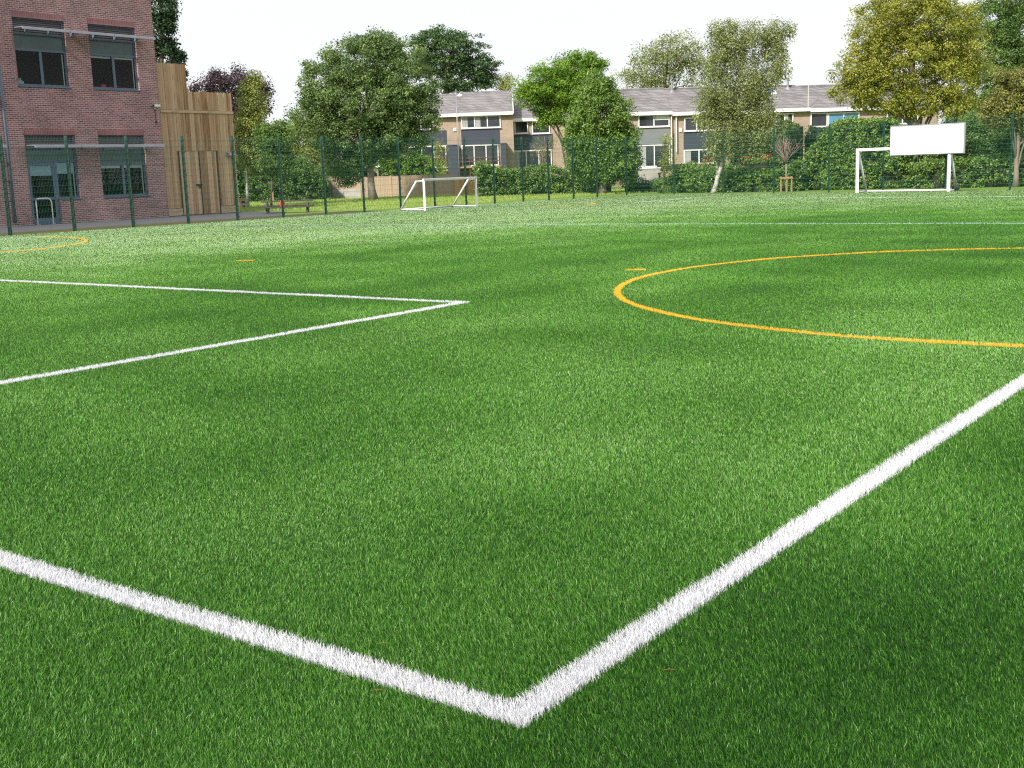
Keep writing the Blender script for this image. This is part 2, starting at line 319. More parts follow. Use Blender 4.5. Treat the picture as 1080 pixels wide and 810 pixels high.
for name, label, c, shapes in marks:
    Pj = Pb + rng.normal(0, .004, Pb.shape)      # tufts stray a few mm over the edge
    k = np.zeros(len(Pb), bool)
    for s in shapes: k |= inside(Pj, s)
    k &= free & (rng.uniform(0, 1, len(Pb)) > .05); free &= ~k
    P, D, Wk = Pb[k], Dd[k], Wf[k]
    reps = np.repeat(np.arange(len(P)), np.clip((D / 2.2 * Wk).astype(int), 1, 9)); P2 = P[reps] + rng.uniform(-.5, .5, (len(reps), 2)) * np.clip(D[reps] * .0014, .002, .03)[:, None]
    kk = np.zeros(len(P2), bool); Pk = P2 + rng.normal(0, .006, P2.shape)
    for s in shapes: kk |= inside(Pk, s)
    P2 = P2[kk]; D2_ = D[reps][kk]; W2 = Wk[reps][kk] ** .4
    V, T = blades(P2, D2_, .016, .027, W2 * np.clip(3.6 / D2_, .5, 1.15), 1.15, .55, flat=True)
    # flat backing strip
    b = MB()
    for si, s in enumerate(shapes):
        if s[0] == 'seg':
            d = nrm(s[2] - s[1]); n = np.array([d[1], -d[0]]) * s[3] * .3
            zz = .004 + .0015 * si
            b.quad(*[(*q, zz) for q in (s[1] - n, s[2] - n, s[2] + n, s[1] + n)])
        else:
            pts = [s[1] + s[2] * np.array([math.cos(a), math.sin(a)]) for a in np.linspace(0, 2 * math.pi, 161)] if s[0] == 'arc' else s[1]
            w = s[5] if s[0] == 'arc' else s[2]
            for i in range(len(pts) - 1):
                d0 = nrm(pts[min(i + 1, len(pts) - 1)] - pts[max(i - 1, 0)]) if s[0] != 'arc' else nrm(np.array([-(pts[i] - s[1])[1], (pts[i] - s[1])[0]]))
                d1_ = nrm(pts[min(i + 2, len(pts) - 1)] - pts[i]) if s[0] != 'arc' else nrm(np.array([-(pts[i + 1] - s[1])[1], (pts[i + 1] - s[1])[0]]))
                n0 = np.array([d0[1], -d0[0]]) * w * .3; n1 = np.array([d1_[1], -d1_[0]]) * w * .3
                b.quad(*[(*q, .004) for q in (pts[i] - n0, pts[i + 1] - n1, pts[i + 1] + n1, pts[i] + n0)])
    Vb = np.array(b.v); V = np.concatenate([Vb, V]) if len(V) else Vb; T = np.concatenate([np.full(len(Vb) // 4, .1), T]) if len(T) else np.full(len(Vb) // 4, .1)
    tag(raw_mesh(name, V, 4, mm[c][1], T), label, 'pitch marking', kind='structure')
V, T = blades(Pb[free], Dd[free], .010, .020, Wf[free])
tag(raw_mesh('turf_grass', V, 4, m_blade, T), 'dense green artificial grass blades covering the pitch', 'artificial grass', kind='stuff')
# ------------------------------------------------------------------ school building
WP0 = WP; sc, _ = onplane(178, 228, WP0, WD); corner = WP0 + WD * sc
rz = math.atan2(WD[1], WD[0])
def W(x, y):                                   # photo pixel -> (along wall from the corner, height)
    s_, z_ = onplane(x, y, corner, WD); return s_, z_
def rect(x0, y0, x1, y1):                      # mean rectangle in wall metres
    a, b, c, d = W(x0, y0), W(x1, y0), W(x0, y1), W(x1, y1)
    return (a[0] + c[0]) / 2, (b[0] + d[0]) / 2, c[1] * .5 + d[1] * .5, a[1] * .5 + b[1] * .5
school = empty('school_building', (*corner, 0), rz, label='two storey mauve brick school building with grey blue windows and sun louvres', cat='building')
zf = lambda px, py: W(px, py)[1]
print('school heights: head up', zf(45, 20.5), 'sill up', zf(45, 91), 'head lo', zf(50, 142), 'sill lo', zf(65, 209), 'door foot', zf(40, 237), 'top', zf(80, 0), 'sc', W(0, 200), W(13.5, 18), W(70, 23), W(93, 25.5), W(144, 29.5), W(22, 142), W(77, 142), W(100, 142), W(150, 142))
zu1, zu0 = (zf(45, 20.5) + zf(120, 27.5)) / 2, (zf(45, 91) + zf(120, 94)) / 2
zl1, zl0 = (zf(50, 142.2) + zf(125, 142.6)) / 2, (zf(65, 209) + zf(125, 207.5)) / 2
bays = [(W(20, 100)[0] - .05 - (W(91, 100)[0] - W(16.5, 100)[0]), W(-13, 100)[0] + .0), (W(16.5, 60)[0], W(71, 60)[0]), (W(95.5, 60)[0], W(144.5, 60)[0])]
w_ = bays[1][1] - bays[1][0]; step = bays[2][0] - bays[1][0]; bays[0] = (bays[1][0] - step - .5, bays[1][0] - step - .5 + w_)
print('bays', bays)
DEP = .14; LEFT = bays[0][0] - 1.2; TOP = 9.4
doorx = (bays[1][0], bays[1][0] + (W(54.5, 200)[0] - W(25, 200)[0]) + .08)
ops = []
for i, (a, b) in enumerate(bays):
    ops.append((a, b, zu0, zu1)); ops.append((a, b, zl0, zl1))
ops.append((doorx[0], doorx[1], 0.03, zl0))
def holed_wall(mb, x0, x1, z0, z1, ops, dep):
    xs = sorted({x0, x1, *[o[0] for o in ops], *[o[1] for o in ops]}); zs = sorted({z0, z1, *[o[2] for o in ops], *[o[3] for o in ops]})
    hole = lambda x, z: any(o[0] < x < o[1] and o[2] < z < o[3] for o in ops)
    solid = {}
    for i in range(len(xs) - 1):
        for j in range(len(zs) - 1):
            solid[i, j] = not hole((xs[i] + xs[i + 1]) / 2, (zs[j] + zs[j + 1]) / 2)
    for (i, j), sld in solid.items():
        a, b, c, d = xs[i], xs[i + 1], zs[j], zs[j + 1]
        if sld: mb.quad((a, 0, c), (b, 0, c), (b, 0, d), (a, 0, d))
        else:
            if solid.get((i - 1, j), True): mb.quad((a, 0, c), (a, dep, c), (a, dep, d), (a, 0, d))
            if solid.get((i + 1, j), True): mb.quad((b, 0, c), (b, dep, c), (b, dep, d), (b, 0, d))
            if solid.get((i, j - 1), True): mb.quad((a, 0, c), (b, 0, c), (b, dep, c), (a, dep, c))
            if solid.get((i, j + 1), True): mb.quad((a, 0, d), (b, 0, d), (b, dep, d), (a, dep, d))
wl = MB(); holed_wall(wl, LEFT, 0, -.05, TOP, ops, DEP + .1)
wl.quad((0, 0, -.05), (0, 9, -.05), (0, 9, TOP), (0, 0, TOP)).quad((LEFT, 0, -.05), (LEFT, 9, -.05), (LEFT, 9, TOP), (LEFT, 0, TOP)).quad((LEFT, 9, -.05), (0, 9, -.05), (0, 9, TOP), (LEFT, 9, TOP))
wl.build('wall', m_brick, school)
MB().box(LEFT - .03, .03, -.04, 9.04, TOP, TOP + .12).build('roof', m_alu, school)
MB().box(LEFT + .05, -.05, 2.9, 3.0, 0, TOP - .05).build('back_wall', m_room, school)
MB().box(LEFT + .05, -.05, DEP + .5, 2.89, zu0 - .5, zu0 - .25).build('storey_floor', m_dark, school)
MB().box(LEFT + .05, -.05, DEP + .5, 2.89, .0, .02).build('storey_floor', m_dark, school)
def window(a, b, z0, z1, door=False, blindf=.0, blindm=None, sill=True):
    """louvre head, green glass band, two casements"""
    h = z1 - z0; zlv = z1 - .52 * (h / 2.25 if not door else 1); zb = zlv - .52 * (h / 2.25 if not door else 1)
    fr_ = MB(); t = .075; y0, y1 = DEP - .04, DEP + .04
    fr_.box(a, a + t, y0, y1, z0, z1).box(b - t, b, y0, y1, z0, z1)
    fr_.box(a + t, b - t, y0, y1, zlv - .03, zlv + .03).box(a + t, b - t, y0, y1, zb - .05, zb + .05).box(a + t, b - t, y0, y1, z0, z0 + t).box(a + t, b - t, y0, y1, z1 - .04, z1)
    mid = a + (b - a) * (.5 if not door else .545)
    if door: mid = doorx[1]
    fr_.box(mid - .06, mid + .06, y0 - .004, y1 + .004, z0 + t, zb - .05)
    f = fr_.build('window', m_frame, school, bevel=.006)
    lv = MB(); nz = 7
    for i in range(nz):
        zz = zlv + .03 + (z1 - .04 - zlv - .03) * i / nz; dz = (z1 - .07 - zlv) / nz
        lv.prism([(y1 - .01, zz), (y0 + .012, zz), (y1 - .03, zz + dz * .93), (y1 - .01, zz + dz * .93)], 'x', a + t, b - t)
    lv.build('louvre_panel', m_louvre, f)
    MB().box(a + t, b - t, y0 + .03, y1 - .02, zb + .05, zlv - .03).build('glass_band', m_spandrel, f)
    for (p, q) in ((a + t, mid - .06), (mid + .06, b - t)):
        if door and p == a + t: continue
        MB().quad((p, DEP, z0 + t), (q, DEP, z0 + t), (q, DEP, zb - .05), (p, DEP, zb - .05)).build('pane', m_glass, f)
        if blindf: MB().box(p + .02, q - .02, DEP + .03, DEP + .04, zb - .05 - blindf * (zb - z0), zb - .05).build('blind', blindm, f)
    # pale edge of the opened blind cord / vent
    MB().box(b - t - .09, b - t - .05, DEP + .012, DEP + .03, z0 + t, zb - .1).build('blind_edge', m_blindw, f)
    if sill: MB().box((a if not door else mid + .06), b + .04, -.05, DEP - .04, z0 - .055, z0 - .002).build('sill', m_frame, f, bevel=.006)
    return f, zb, mid
for i, (a, b) in enumerate(bays):
    window(a, b, zu0, zu1, blindf=.0 if i < 2 else .06, blindm=m_blindw)
    if i == 1:
        f, zb, mid = window(a, b, zl0, zl1, door=True, blindf=.30, blindm=m_blind)
        # door leaf with glass
        d = MB(); x0, x1 = a + .075, mid - .06; y0, y1 = DEP - .035, DEP + .035
        d.box(x0, x0 + .1, y0, y1, .05, zb - .052).box(x1 - .1, x1, y0, y1, .05, zb - .052).box(x0 + .1, x1 - .1, y0, y1, .05, .22).box(x0 + .1, x1 - .1, y0, y1, zb - .15, zb - .052)
        d.box(x0 + .1, x1 - .1, y0 + .005, y1 - .005, zl0 - .03, zl0 + .06)
        dr = d.build('door', m_frame, school, bevel=.006)
        MB().quad((x0 + .1, DEP, .22), (x1 - .1, DEP, .22), (x1 - .1, DEP, zl0 - .03), (x0 + .1, DEP, zl0 - .03)).quad((x0 + .1, DEP, zl0 + .06), (x1 - .1, DEP, zl0 + .06), (x1 - .1, DEP, zb - .15), (x0 + .1, DEP, zb - .15)).build('pane', m_glass, dr)
        MB().box(x0 + .1, x1 - .1, DEP + .015, DEP + .03, zb - .55, zb - .15).build('blind', m_blind, dr)
        MB().tube([(x1 - .05, y0 - .06, 1.15), (x1 - .05, y0 - .06, 1.02)], .012).tube([(x1 - .05, y0, 1.14), (x1 - .05, y0 - .06, 1.14)], .01).tube([(x1 - .05, y0, 1.03), (x1 - .17, y0 - .06, 1.06)], .012).build('handle', m_alu, dr)
        MB().box(a, a + .075, DEP - .04, DEP + .04, .03, zl0).box(mid - .06, mid + .0, DEP - .04, DEP + .04, .03, zl0).box(a + .075, mid - .06, -.02, DEP + .04, .0, .045).build('door_frame', m_frame, school)
    else:
        window(a, b, zl0, zl1, blindf=.10, blindm=m_blindw)
    for zz in (zu1, zl1):
        MB().box(a - .01, b + .01, -.004, .05, zz, zz + .225).build('brick_lintel', m_soldier, school)
def louvre(x0, x1, z, w=.78):
    n = max(1, round((x1 - x0) / 2.2)); L_ = (x1 - x0) / n; o = None
    for q in range(n):
        mb = MB(); sec = [(-w, -.055), (-w + .015, .04), (-w + .1, .065), (-.16, .07), (-.16, .045), (-w + .12, .02), (-w + .03, -.06)]
        mb.prism([(p[0], z + p[1]) for p in sec], 'x', x0 + L_ * q + .012, x0 + L_ * (q + 1) - .012)
        o = mb.build('sun_louvre', m_alu, school)
        for k in (.25, .75):
            x = x0 + L_ * (q + k); br = MB(); br.prism([(-.001, z - .12), (-.001, z + .09), (-.2, z + .044), (-w + .12, z + .029), (-w + .12, z + .01), (-.2, z - .01)], 'x', x - .02, x + .02); br.build('bracket', m_frame, o)
zsu = (W(45, 34)[1] + W(120, 40.5)[1]) / 2 - .02; zsl = W(100, 157)[1] - .02
louvre(bays[1][0] - .05, bays[2][1] + .45, zu1 - .47); louvre(LEFT + .2, bays[0][1] + .35, zu1 - .47)
louvre(bays[1][0] - .05, bays[2][1] + .45, zl1 - .47); louvre(LEFT + .2, bays[0][1] + .35, zl1 - .47)
xd = bays[0][1] + (bays[1][0] - bays[0][1]) * .35
xd = W(2, 110)[0]
pp = MB().tube([(xd, -.07, .1), (xd, -.07, TOP - .1)], .055, 10)
pp.build('downpipe', m_frame, school, smooth=True)
# objects behind the upper panes
for px in (99, 113, 124.5):
    s_ = W(px, 88)[0]; c = corner + WD * s_
    b = MB().box(-.11, .11, 0, .16, 0, .17).box(-.12, .12, -.01, .17, .17, .19)
    o = b.build('red_box', m_red); wn = np.array([-WD[1], WD[0]]); o.location = (*(c + wn * (DEP + .10)), zu0 + .004); o.rotation_euler = (0, 0, rz)
    tag(o, {99: 'red plastic box at the left end of the upper right school window', 113: 'red plastic box in the middle behind the upper right school window', 124.5: 'red plastic box right of the mullion in the upper school window'}[px], 'box', 'red boxes on the window ledge')
for a, b in bays: MB().box(a, b, DEP + .045, DEP + .45, zu0 - .06, zu0).build('window_ledge', m_blindw, school)
c = corner + WD * W(25, 86)[0]; bk = empty('book_row', (*(c + wn * (DEP + .1)), zu0 + .004), rz, label='row of pale books standing inside the upper left school window', cat='books')
x = -.35
for i in range(11):
    w = random.uniform(.03, .06); h = random.uniform(.17, .30)
    MB().box(x, x + w, 0, .16, 0, h).build('book', (m_paper, m_blindw, m_blind)[i % 3], bk); x += w + .004
# handrail hoop at the door
x0 = W(28, 200)[0]; z1 = W(35, 209.5)[1]; x1 = x0 + (W(44.5, 210)[0] - W(28, 210)[0])
hp = [(x0, -.55, -.02), (x0, -.55, z1 - .1), (x0 + .06, -.55, z1 - .02), (x0 + .14, -.55, z1)] + [(x1 - .16, -.55, z1), (x1 - .06, -.55, z1 - .04), (x1, -.55, z1 - .15), (x1, -.55, -.02)]
hr = empty('hoop_barrier', (*corner, 0), rz, label='white steel hoop barrier in front of the school door', cat='barrier')
MB().tube(hp, .024, 10).build('hoop', m_white, hr, smooth=True)
MB().box(x0 - .07, x0 + .07, -.62, -.48, -.018, .0).box(x1 - .07, x1 + .07, -.62, -.48, -.018, .0).build('foot_plate', m_steel, hr)
# security camera
s_, z_ = W(163, 113); cam = empty('security_camera', (*(corner + WD * s_), z_), rz, label='white security camera on the brick corner beside the timber enclosure', cat='security camera')
MB().box(-.06, .06, -.03, -.001, -.1, .1).tube([(0, -.03, .02), (0, -.14, .02)], .02).build('bracket', m_steel, cam)
MB().box(-.17, .13, -.24, -.12, -.0, .11).box(-.19, .15, -.26, -.10, .11, .125).build('housing', m_white, cam, bevel=.01)
MB().tube([(-.17, -.18, .05), (-.2, -.18, .05)], .04, 10).build('lens', m_black, cam)
MB().tube([(0, -.02, -.1), (0.01, -.02, -.6)], .012).box(-.03, .04, -.04, -.001, -.68, -.6).build('cable', m_black, cam)

# timber enclosure -----------------------------------------------------------------
te = empty('timber_enclosure', (*corner, 0), rz, label='tall vertical board timber enclosure with a stepped top beside the brick building', cat='enclosure')
xe = W(251.5, 200)[0]; xs1 = W(196.5, 80)[0]; zt1 = W(182, 67)[1]; zt2 = W(222, 97.5)[1]; zb_ = W(210, 118)[1]
print('timber', xe, xs1, zt1, zt2, zb_)
se = (corner + WD * xe - LP) @ LD
sheet('path', [LP - LD * 25 - LN * 3.0, G(304, 228.6), G(298, 224.2), LP + LD * (se + .4) - LN * 7.0, LP + LD * (se + .4) - LN * (wallgap + 4), LP - LD * 25 - LN * (wallgap + 4)], -.02, m_path, kind='structure', label='dark asphalt path between the fence and the brick building', cat='path')
# rough lawn blades beyond the left fence
n = 60000; s = rng.uniform(0, 1, n); P = np.c_[rng.uniform(-22, 12, n), rng.uniform(44, 92, n)]
k = (((P - LP) @ LN) < -2.2) & ~((((P - LP) @ LN) > -(wallgap + 3)) & (((P - LP) @ LD) < se + .8)) & ((P - CORNER) @ RN > -30)
P = P[k]; V, T = blades(P, np.full(len(P), 60.0), .05, .10, 2.6, 1.2, .5)
tag(raw_mesh('lawn_grass', V, 4, m_bladelawn, T), 'yellowish lawn grass behind the left fence and picnic bench', 'grass', kind='stuff')


bd = MB(); x = .03; yy = .06
dx0, dx1 = W(192, 200)[0], W(231.5, 200)[0]; dz = W(212, 159)[1]
while x < xe - .01:
    w = min(.12, xe - x); top = zt1 if x + w / 2 < xs1 else zt2; top += random.uniform(-.015, .015)
    o_ = random.choice((0, .018)); t = random.random()
    for (za, zc) in ((.32, dz), (dz, zb_ - .07), (zb_ + .07, top)):
        if x + w > dx0 and x < dx1 and za < 1: continue
        bd.box(x, x + w - .006, yy - o_ - .02, yy + .005 - o_, za + .003, zc, min(1, max(0, t + random.uniform(-.2, .2))))
    x += w
bd.build('board_cladding', m_timber, te)
st = MB().box(.03, xe, yy + .006, yy + 3.0, -.03, zt2 - .03).box(.03, xs1, yy + .006, yy + 3.0, zt2 - .03, zt1 - .03); st.build('wall', m_postwood, te)
MB().box(.03, xe + .02, yy - .075, yy - .002, zb_ - .06, zb_ + .06).box(.03, dx0 - .03, yy - .05, yy + .004, .0, .3).box(dx1 + .03, xe + .01, yy - .05, yy + .004, .0, .3).build('rail', m_batten, te)
for k, (a, b) in enumerate(((dx0, (dx0 + dx1) / 2 + .05), ((dx0 + dx1) / 2 + .05, dx1))):
    d = MB(); x = a + .02
    while x < b - .03:
        w = min(.145, b - .02 - x); d.box(x, x + w - .008, yy - .03, yy, .02, dz - .02, random.random()); x += w
    dd = d.build('door', m_timber, te)
    MB().box(a + .02, b - .02, yy + .0005, yy + .005, .01, dz - .01).build('door_gap', m_black, dd)
    MB().box(a - .02, a + .02, yy - .052, yy - .0302, .0, dz).build('shadow_gap', m_black, dd)
    if k == 1: MB().box(b - .02, b + .02, yy - .052, yy - .0302, .0, dz).build('shadow_gap', m_black, dd)
    if k == 0: MB().box(b - .28, b + .06, yy - .05, yy - .032, 1.27, 1.35).box(b - .15, b - .05, yy - .08, yy - .05, 1.17, 1.28).build('hasp', m_black, dd)
s_, z_ = W(242, 163); wlp = empty('wall_lamp', (*(corner + WD * s_), z_), rz, label='small grey bulkhead lamp on the timber boards', cat='lamp')
MB().box(-.1, .1, .0, .036, -.06, .1).build('back_plate', m_steel, wlp)
MB().prism([(0, .12), (-.03, .12), (-.24, -.02), (-.24, -.06), (0, -.06)], 'x', -.17, .17).build('lamp_shade', m_steel, wlp, bevel=.01)

# ------------------------------------------------------------------ mesh fences
def fence(pts, hpost, label, pw, name='mesh_fence'):
    base = empty(name, (*pts[0], 0), 0, label=label, cat='fence', group='green mesh fences round the pitch')
    o = np.array(pts[0]); ww = .006 if pw > .07 else .0075
    for i, p in enumerate(pts):
        p = np.array(p) - o; d = nrm(np.array(pts[min(i + 1, len(pts) - 1)]) - np.array(pts[max(i - 1, 0)]))
        mb = MB(); n = np.array([d[1], -d[0]])
        if n @ (-(p + o)) < 0: n = -n
        mb.beam((*p, -.05), (*p, hpost), pw, pw, .5)
        mb.beam((*p, hpost), (*p, hpost + .012), pw + .006, pw + .006, .5)
        for k in range(8):
            z = .15 + k * (hpost - .3) / 7; c = p + n * .044; mb.beam((*(c - d * .045), z), (*(c + d * .045), z), .016, .05)
        mb.build('post', m_green, base)
    for a, b in zip(pts[:-1], pts[1:]):
        a = np.array(a) - o; b = np.array(b) - o; d = nrm(b - a); n = np.array([d[1], -d[0]])
        if n @ (-(a + o)) < 0: n = -n
        L_ = np.linalg.norm(b - a); mb = MB(); a2 = a + n * .045
        for k in range(int((hpost - .1) / .2) + 1):
            z = .06 + k * .2
            mb.beam((*(a2 - n * .006), z), (*(a2 + d * L_ - n * .006), z), ww); mb.beam((*(a2 + n * .006), z), (*(a2 + d * L_ + n * .006), z), ww)
        nv = int(L_ / .05)
        for k in range(nv + 1):
            q = a2 + d * (L_ * k / nv); mb.beam((*q, .03), (*q, hpost - .02), .0026)
        mb.build('mesh_panel', m_wire, base)
cols_l = [-150, -64, 11, 79, 141, 199, 251, 299, 344, 384.5, 423, 459, 492, 522, 552, 579, 605, 630, 661]
cols_r = [661, 711, 763, 816, 874, 931, 997, 1065, 1140, 1225]
fence([G(x, fl(x)) for x in cols_l], 3.0, 'long green weldmesh fence running past the brick building to the far corner', .085)
fence([G(x, fr(x)) for x in cols_r], 3.05, 'green weldmesh fence behind the white goal and board on the right', .062)

# ------------------------------------------------------------------ goals
def goal(a, b, c, d, hgt, topd, r, label, weights=False, strut='slope'):
    """a, b front post feet, c, d back feet"""
    o = empty('football_goal', (*a, 0), 0, label=label, cat='goal')
    A, B, C, D_ = [np.array([*(np.array(q) - a), 0.0]) for q in (a, b, c, d)]
    up = np.array([0, 0, hgt]); z = np.array([0, 0, .045])
    MB().beam(A + [0, 0, .0], A + up, r * 2, r * 2).build('post', m_white, o, bevel=.012)
    MB().beam(B + [0, 0, .0], B + up, r * 2, r * 2).build('post', m_white, o, bevel=.012)
    e = nrm(B - A) * r
    MB().beam(A + up - e + [0, 0, r], B + up + e + [0, 0, r], r * 2, r * 2).build('crossbar', m_white, o, bevel=.012)
    ta = A + up + (C - A) * topd; tb = B + up + (D_ - B) * topd
    for p, t_, q in ((A, ta, C), (B, tb, D_)):
        mb = MB()
        if topd > .15: mb.tube([p + up, t_], r * .55)
        mb.tube([t_, q + z], r * .9); mb.build('back_stay', m_white, o, smooth=True)
        MB().tube([p + z, q + z], r * .7).build('side_bar', m_white, o, smooth=True)
    MB().tube([C + z, D_ + z], r * .7).build('back_bar', m_white, o, smooth=True)
    return o, A, B, C, D_
a, b = G(448.3, 222.3), G(501, 218.3)
wdir = nrm(b - a); b = a + wdir * 3.66
c = G(422.8, 222.3); back = c - a; d = b + back
goal(a, b, c, d, 1.17, .30, .045, 'small white five a side goal standing by the left fence')
a, b = G(903.8, 203.6), G(1000, 202.1)
dirg = nrm(b - a); bk_ = np.array([-dirg[1], dirg[0]]); bk_ = bk_ if bk_[1] > 0 else -bk_
off = G(1010, 200.9) - b; off = bk_ * 1.0
o, A, B, C, D_ = goal(a, b, a + off, b + off, 1.78, .07, .06, 'larger white goal on the right with a board fixed over its crossbar')
# ballast on the right back foot
q = MB(); q.ball((D_[0], D_[1], .12), .12, 10, 6, 1.0); q.ball((*(D_[:2] - bk_ * .3), .1), .10, 10, 6, 1.0); q.build('ballast_wheel', m_black, o, smooth=True)
# board
fn = -bk_; pb = a + fn * .075
def onb(x, y): return onplane(x, y, pb, dirg)
sx0 = onb(939.5, 148)[0]; sx1 = onb(1016.5, 148)[0]; bz0 = onb(975, 162.5)[1]; bz1 = onb(975, 132.5)[1]
print('board', sx0, sx1, bz0, bz1)
rzb = math.atan2(dirg[1], dirg[0])
bo = empty('white_board', (*pb, 0), rzb, label='blank white rectangular board fixed above the right goal', cat='board')
sg = -1 if (np.array([-dirg[1], dirg[0]]) @ fn) < 0 else 1
ys = sorted((sg * .0, sg * .03))
MB().box(sx0, sx1, ys[0], ys[1], bz0, bz1).build('panel', m_white, bo)
yb = sorted((-sg * .003, -sg * .06)); fb = MB()
fb.box(sx0 - .03, sx1 + .05, yb[0], yb[1], bz1 - .03, bz1 + .05).box(sx0 - .03, sx1 + .05, yb[0], yb[1], bz0 - .03, bz0 + .04).box(sx0 - .03, sx0 + .04, yb[0], yb[1], bz0 + .04, bz1 - .03).box(sx1 - .04, sx1 + .05, yb[0], yb[1], bz0 + .04, bz1 - .03)
fb.build('frame', m_steel, bo)
for x in (sx0 + .4, sx1 - .75): MB().box(x - .03, x + .03, yb[0], yb[1], bz0 + .041, bz1 - .031).build('bracket', m_steel, bo)

# ------------------------------------------------------------------ foliage
def leaves(C, n_per, rc, leaf, flat=.75, droop=0, r=rng):
    """C (k,3) clump centres; -> quads and tint"""
    k = len(C); n = k * n_per; ci = np.repeat(np.arange(k), n_per)
    dv = r.normal(0, 1, (n, 3)); dv /= np.linalg.norm(dv, axis=1)[:, None]; rad = r.uniform(0, 1, n) ** .45
    rcv = (rc * r.uniform(.6, 1.35, k))[ci]
    p = C[ci] + dv * (rad * rcv)[:, None] * np.array([1, 1, flat]); 
    if droop: p[:, 2] -= droop * r.uniform(0, 1, n) ** 2
    nn = dv * .8 + r.normal(0, .7, (n, 3)) + np.array([0, 0, .55]); nn /= np.linalg.norm(nn, axis=1)[:, None]
    t = r.normal(0, 1, (n, 3)); t[:, 2] -= droop; a = np.cross(nn, t); a /= np.linalg.norm(a, axis=1)[:, None]; b = np.cross(nn, a)
    l = leaf * r.uniform(.6, 1.3, n)[:, None]; w = l * .58
    V = np.stack([p - b * l / 2, p + a * w / 2 + nn * l * .08, p + b * l / 2, p - a * w / 2 + nn * l * .08], 1).reshape(-1, 3)
    T = np.clip(.48 + r.normal(0, .20, k)[ci] + r.normal(0, .10, n), 0, 1)
    return V, T
def sc_(Y): return Y / F
def crown_centres(lobes, Y, n, deep=.62, r=rng, shell=.5):
    ar = np.array([l[2] * l[3] for l in lobes], float); cnt = np.maximum(3, (ar / ar.sum() * n)).astype(int); out = []
    for l, c in zip(lobes, cnt):
        cen = np.array(at(l[0], l[1], Y + (l[4] if len(l) > 4 else 0))); s = sc_(Y)
        dv = r.normal(0, 1, (c, 3)); dv /= np.linalg.norm(dv, axis=1)[:, None]
        rad = (shell + (1 - shell) * r.uniform(0, 1, c) ** .6)
        rx, rz_ = l[2] * s, l[3] * s; ry = deep * (rx + rz_)
        wob = 1 + .16 * np.sin(dv[:, 0] * 5 + l[0]) * np.cos(dv[:, 2] * 6 + l[1]) + r.normal(0, .05, c)
        out.append(cen + dv * (rad * wob)[:, None] * np.array([rx, ry, rz_]))
    return np.concatenate(out)
def tree(name, label, Y, lobes, trunk, tr, lm, n=260, per=60, rc=.5, leaf=.17, bark=None, group=None, droop=0, limbs=14, cat='tree', zbase=-.05, shell=.5, deep=.5, flat=.75):
    """trunk: pixel points from the foot upwards"""
    pts = [np.array(at(*q, Y)) for q in trunk]; foot = pts[0].copy(); pts[0][2] = zbase
    root = empty(name, (foot[0], Y, 0), 0, label=label, cat=cat, group=group); o = np.array([foot[0], Y, 0])
    C = crown_centres(lobes, Y, n, r=rng, shell=shell, deep=deep)
    V, T = leaves(C, int(per * 1.45), rc * 1.05, leaf * .80, flat, droop)
    raw_mesh('crown', V - o, 4, lm, T, root)
    mb = MB(); P_ = [p - o for p in pts]; k = len(P_)
    # finer trunk
    fine = []
    for i in range(k - 1):
        for u in (0, .5): fine.append(P_[i] * (1 - u) + P_[i + 1] * u + (rng.normal(0, tr * .18, 3) * [1, 1, 0] if i + u else 0))
    fine.append(P_[-1]); rr = [tr * (1.25 if i == 0 else 1) * (1 - .75 * i / (len(fine) - 1)) for i in range(len(fine))]
    mb.tube(fine, rr, 8)
    for c in C[rng.choice(len(C), min(limbs, len(C)), replace=False)]:
        c = c - o; j = len(fine) - 1
        cand = [i for i in range(1, len(fine)) if fine[i][2] < c[2] - .2] or [1]; j = random.choice(cand[-3:])
        s = fine[j]; m1 = s * .55 + c * .45 + np.array([0, 0, .12 * np.linalg.norm(c - s)])
        mb.tube([s, m1, c], [rr[j] * .55, rr[j] * .3, .012], 6)
    mb.build('trunk', bark or m_bark, root, smooth=True); return root
L_dark = leafmat('dark lime leaves', (.038, .095, .024), (.25, .35, .11))
L_conifer = leafmat('conifer needles', (.016, .045, .018), (.05, .095, .035), .15)
L_pine = leafmat('pine needles', (.02, .06, .022), (.11, .19, .055), .15)
L_purple = leafmat('copper leaves', (.035, .018, .032), (.10, .06, .075))
L_birchY = leafmat('yellow green leaves', (.15, .19, .04), (.42, .46, .12))
L_mid = leafmat('mid green leaves', (.04, .10, .022), (.22, .34, .08))
L_bright = leafmat('bright green leaves', (.08, .19, .018), (.27, .42, .05), .35)
L_ivy = leafmat('ivy leaves', (.03, .09, .014), (.25, .38, .07), .2, .4)
L_olive = leafmat('olive birch leaves', (.12, .155, .05), (.38, .42, .15))
L_oak = leafmat('yellowing oak leaves', (.13, .175, .022), (.47, .46, .08), .3)
L_rust = leafmat('rusty olive leaves', (.11, .13, .03), (.33, .33, .09))
L_hedge = leafmat('hedge leaves', (.04, .11, .02), (.27, .40, .08), .2, .4)
L_shade = leafmat('shrub leaves', (.03, .07, .022), (.16, .25, .07), .2)

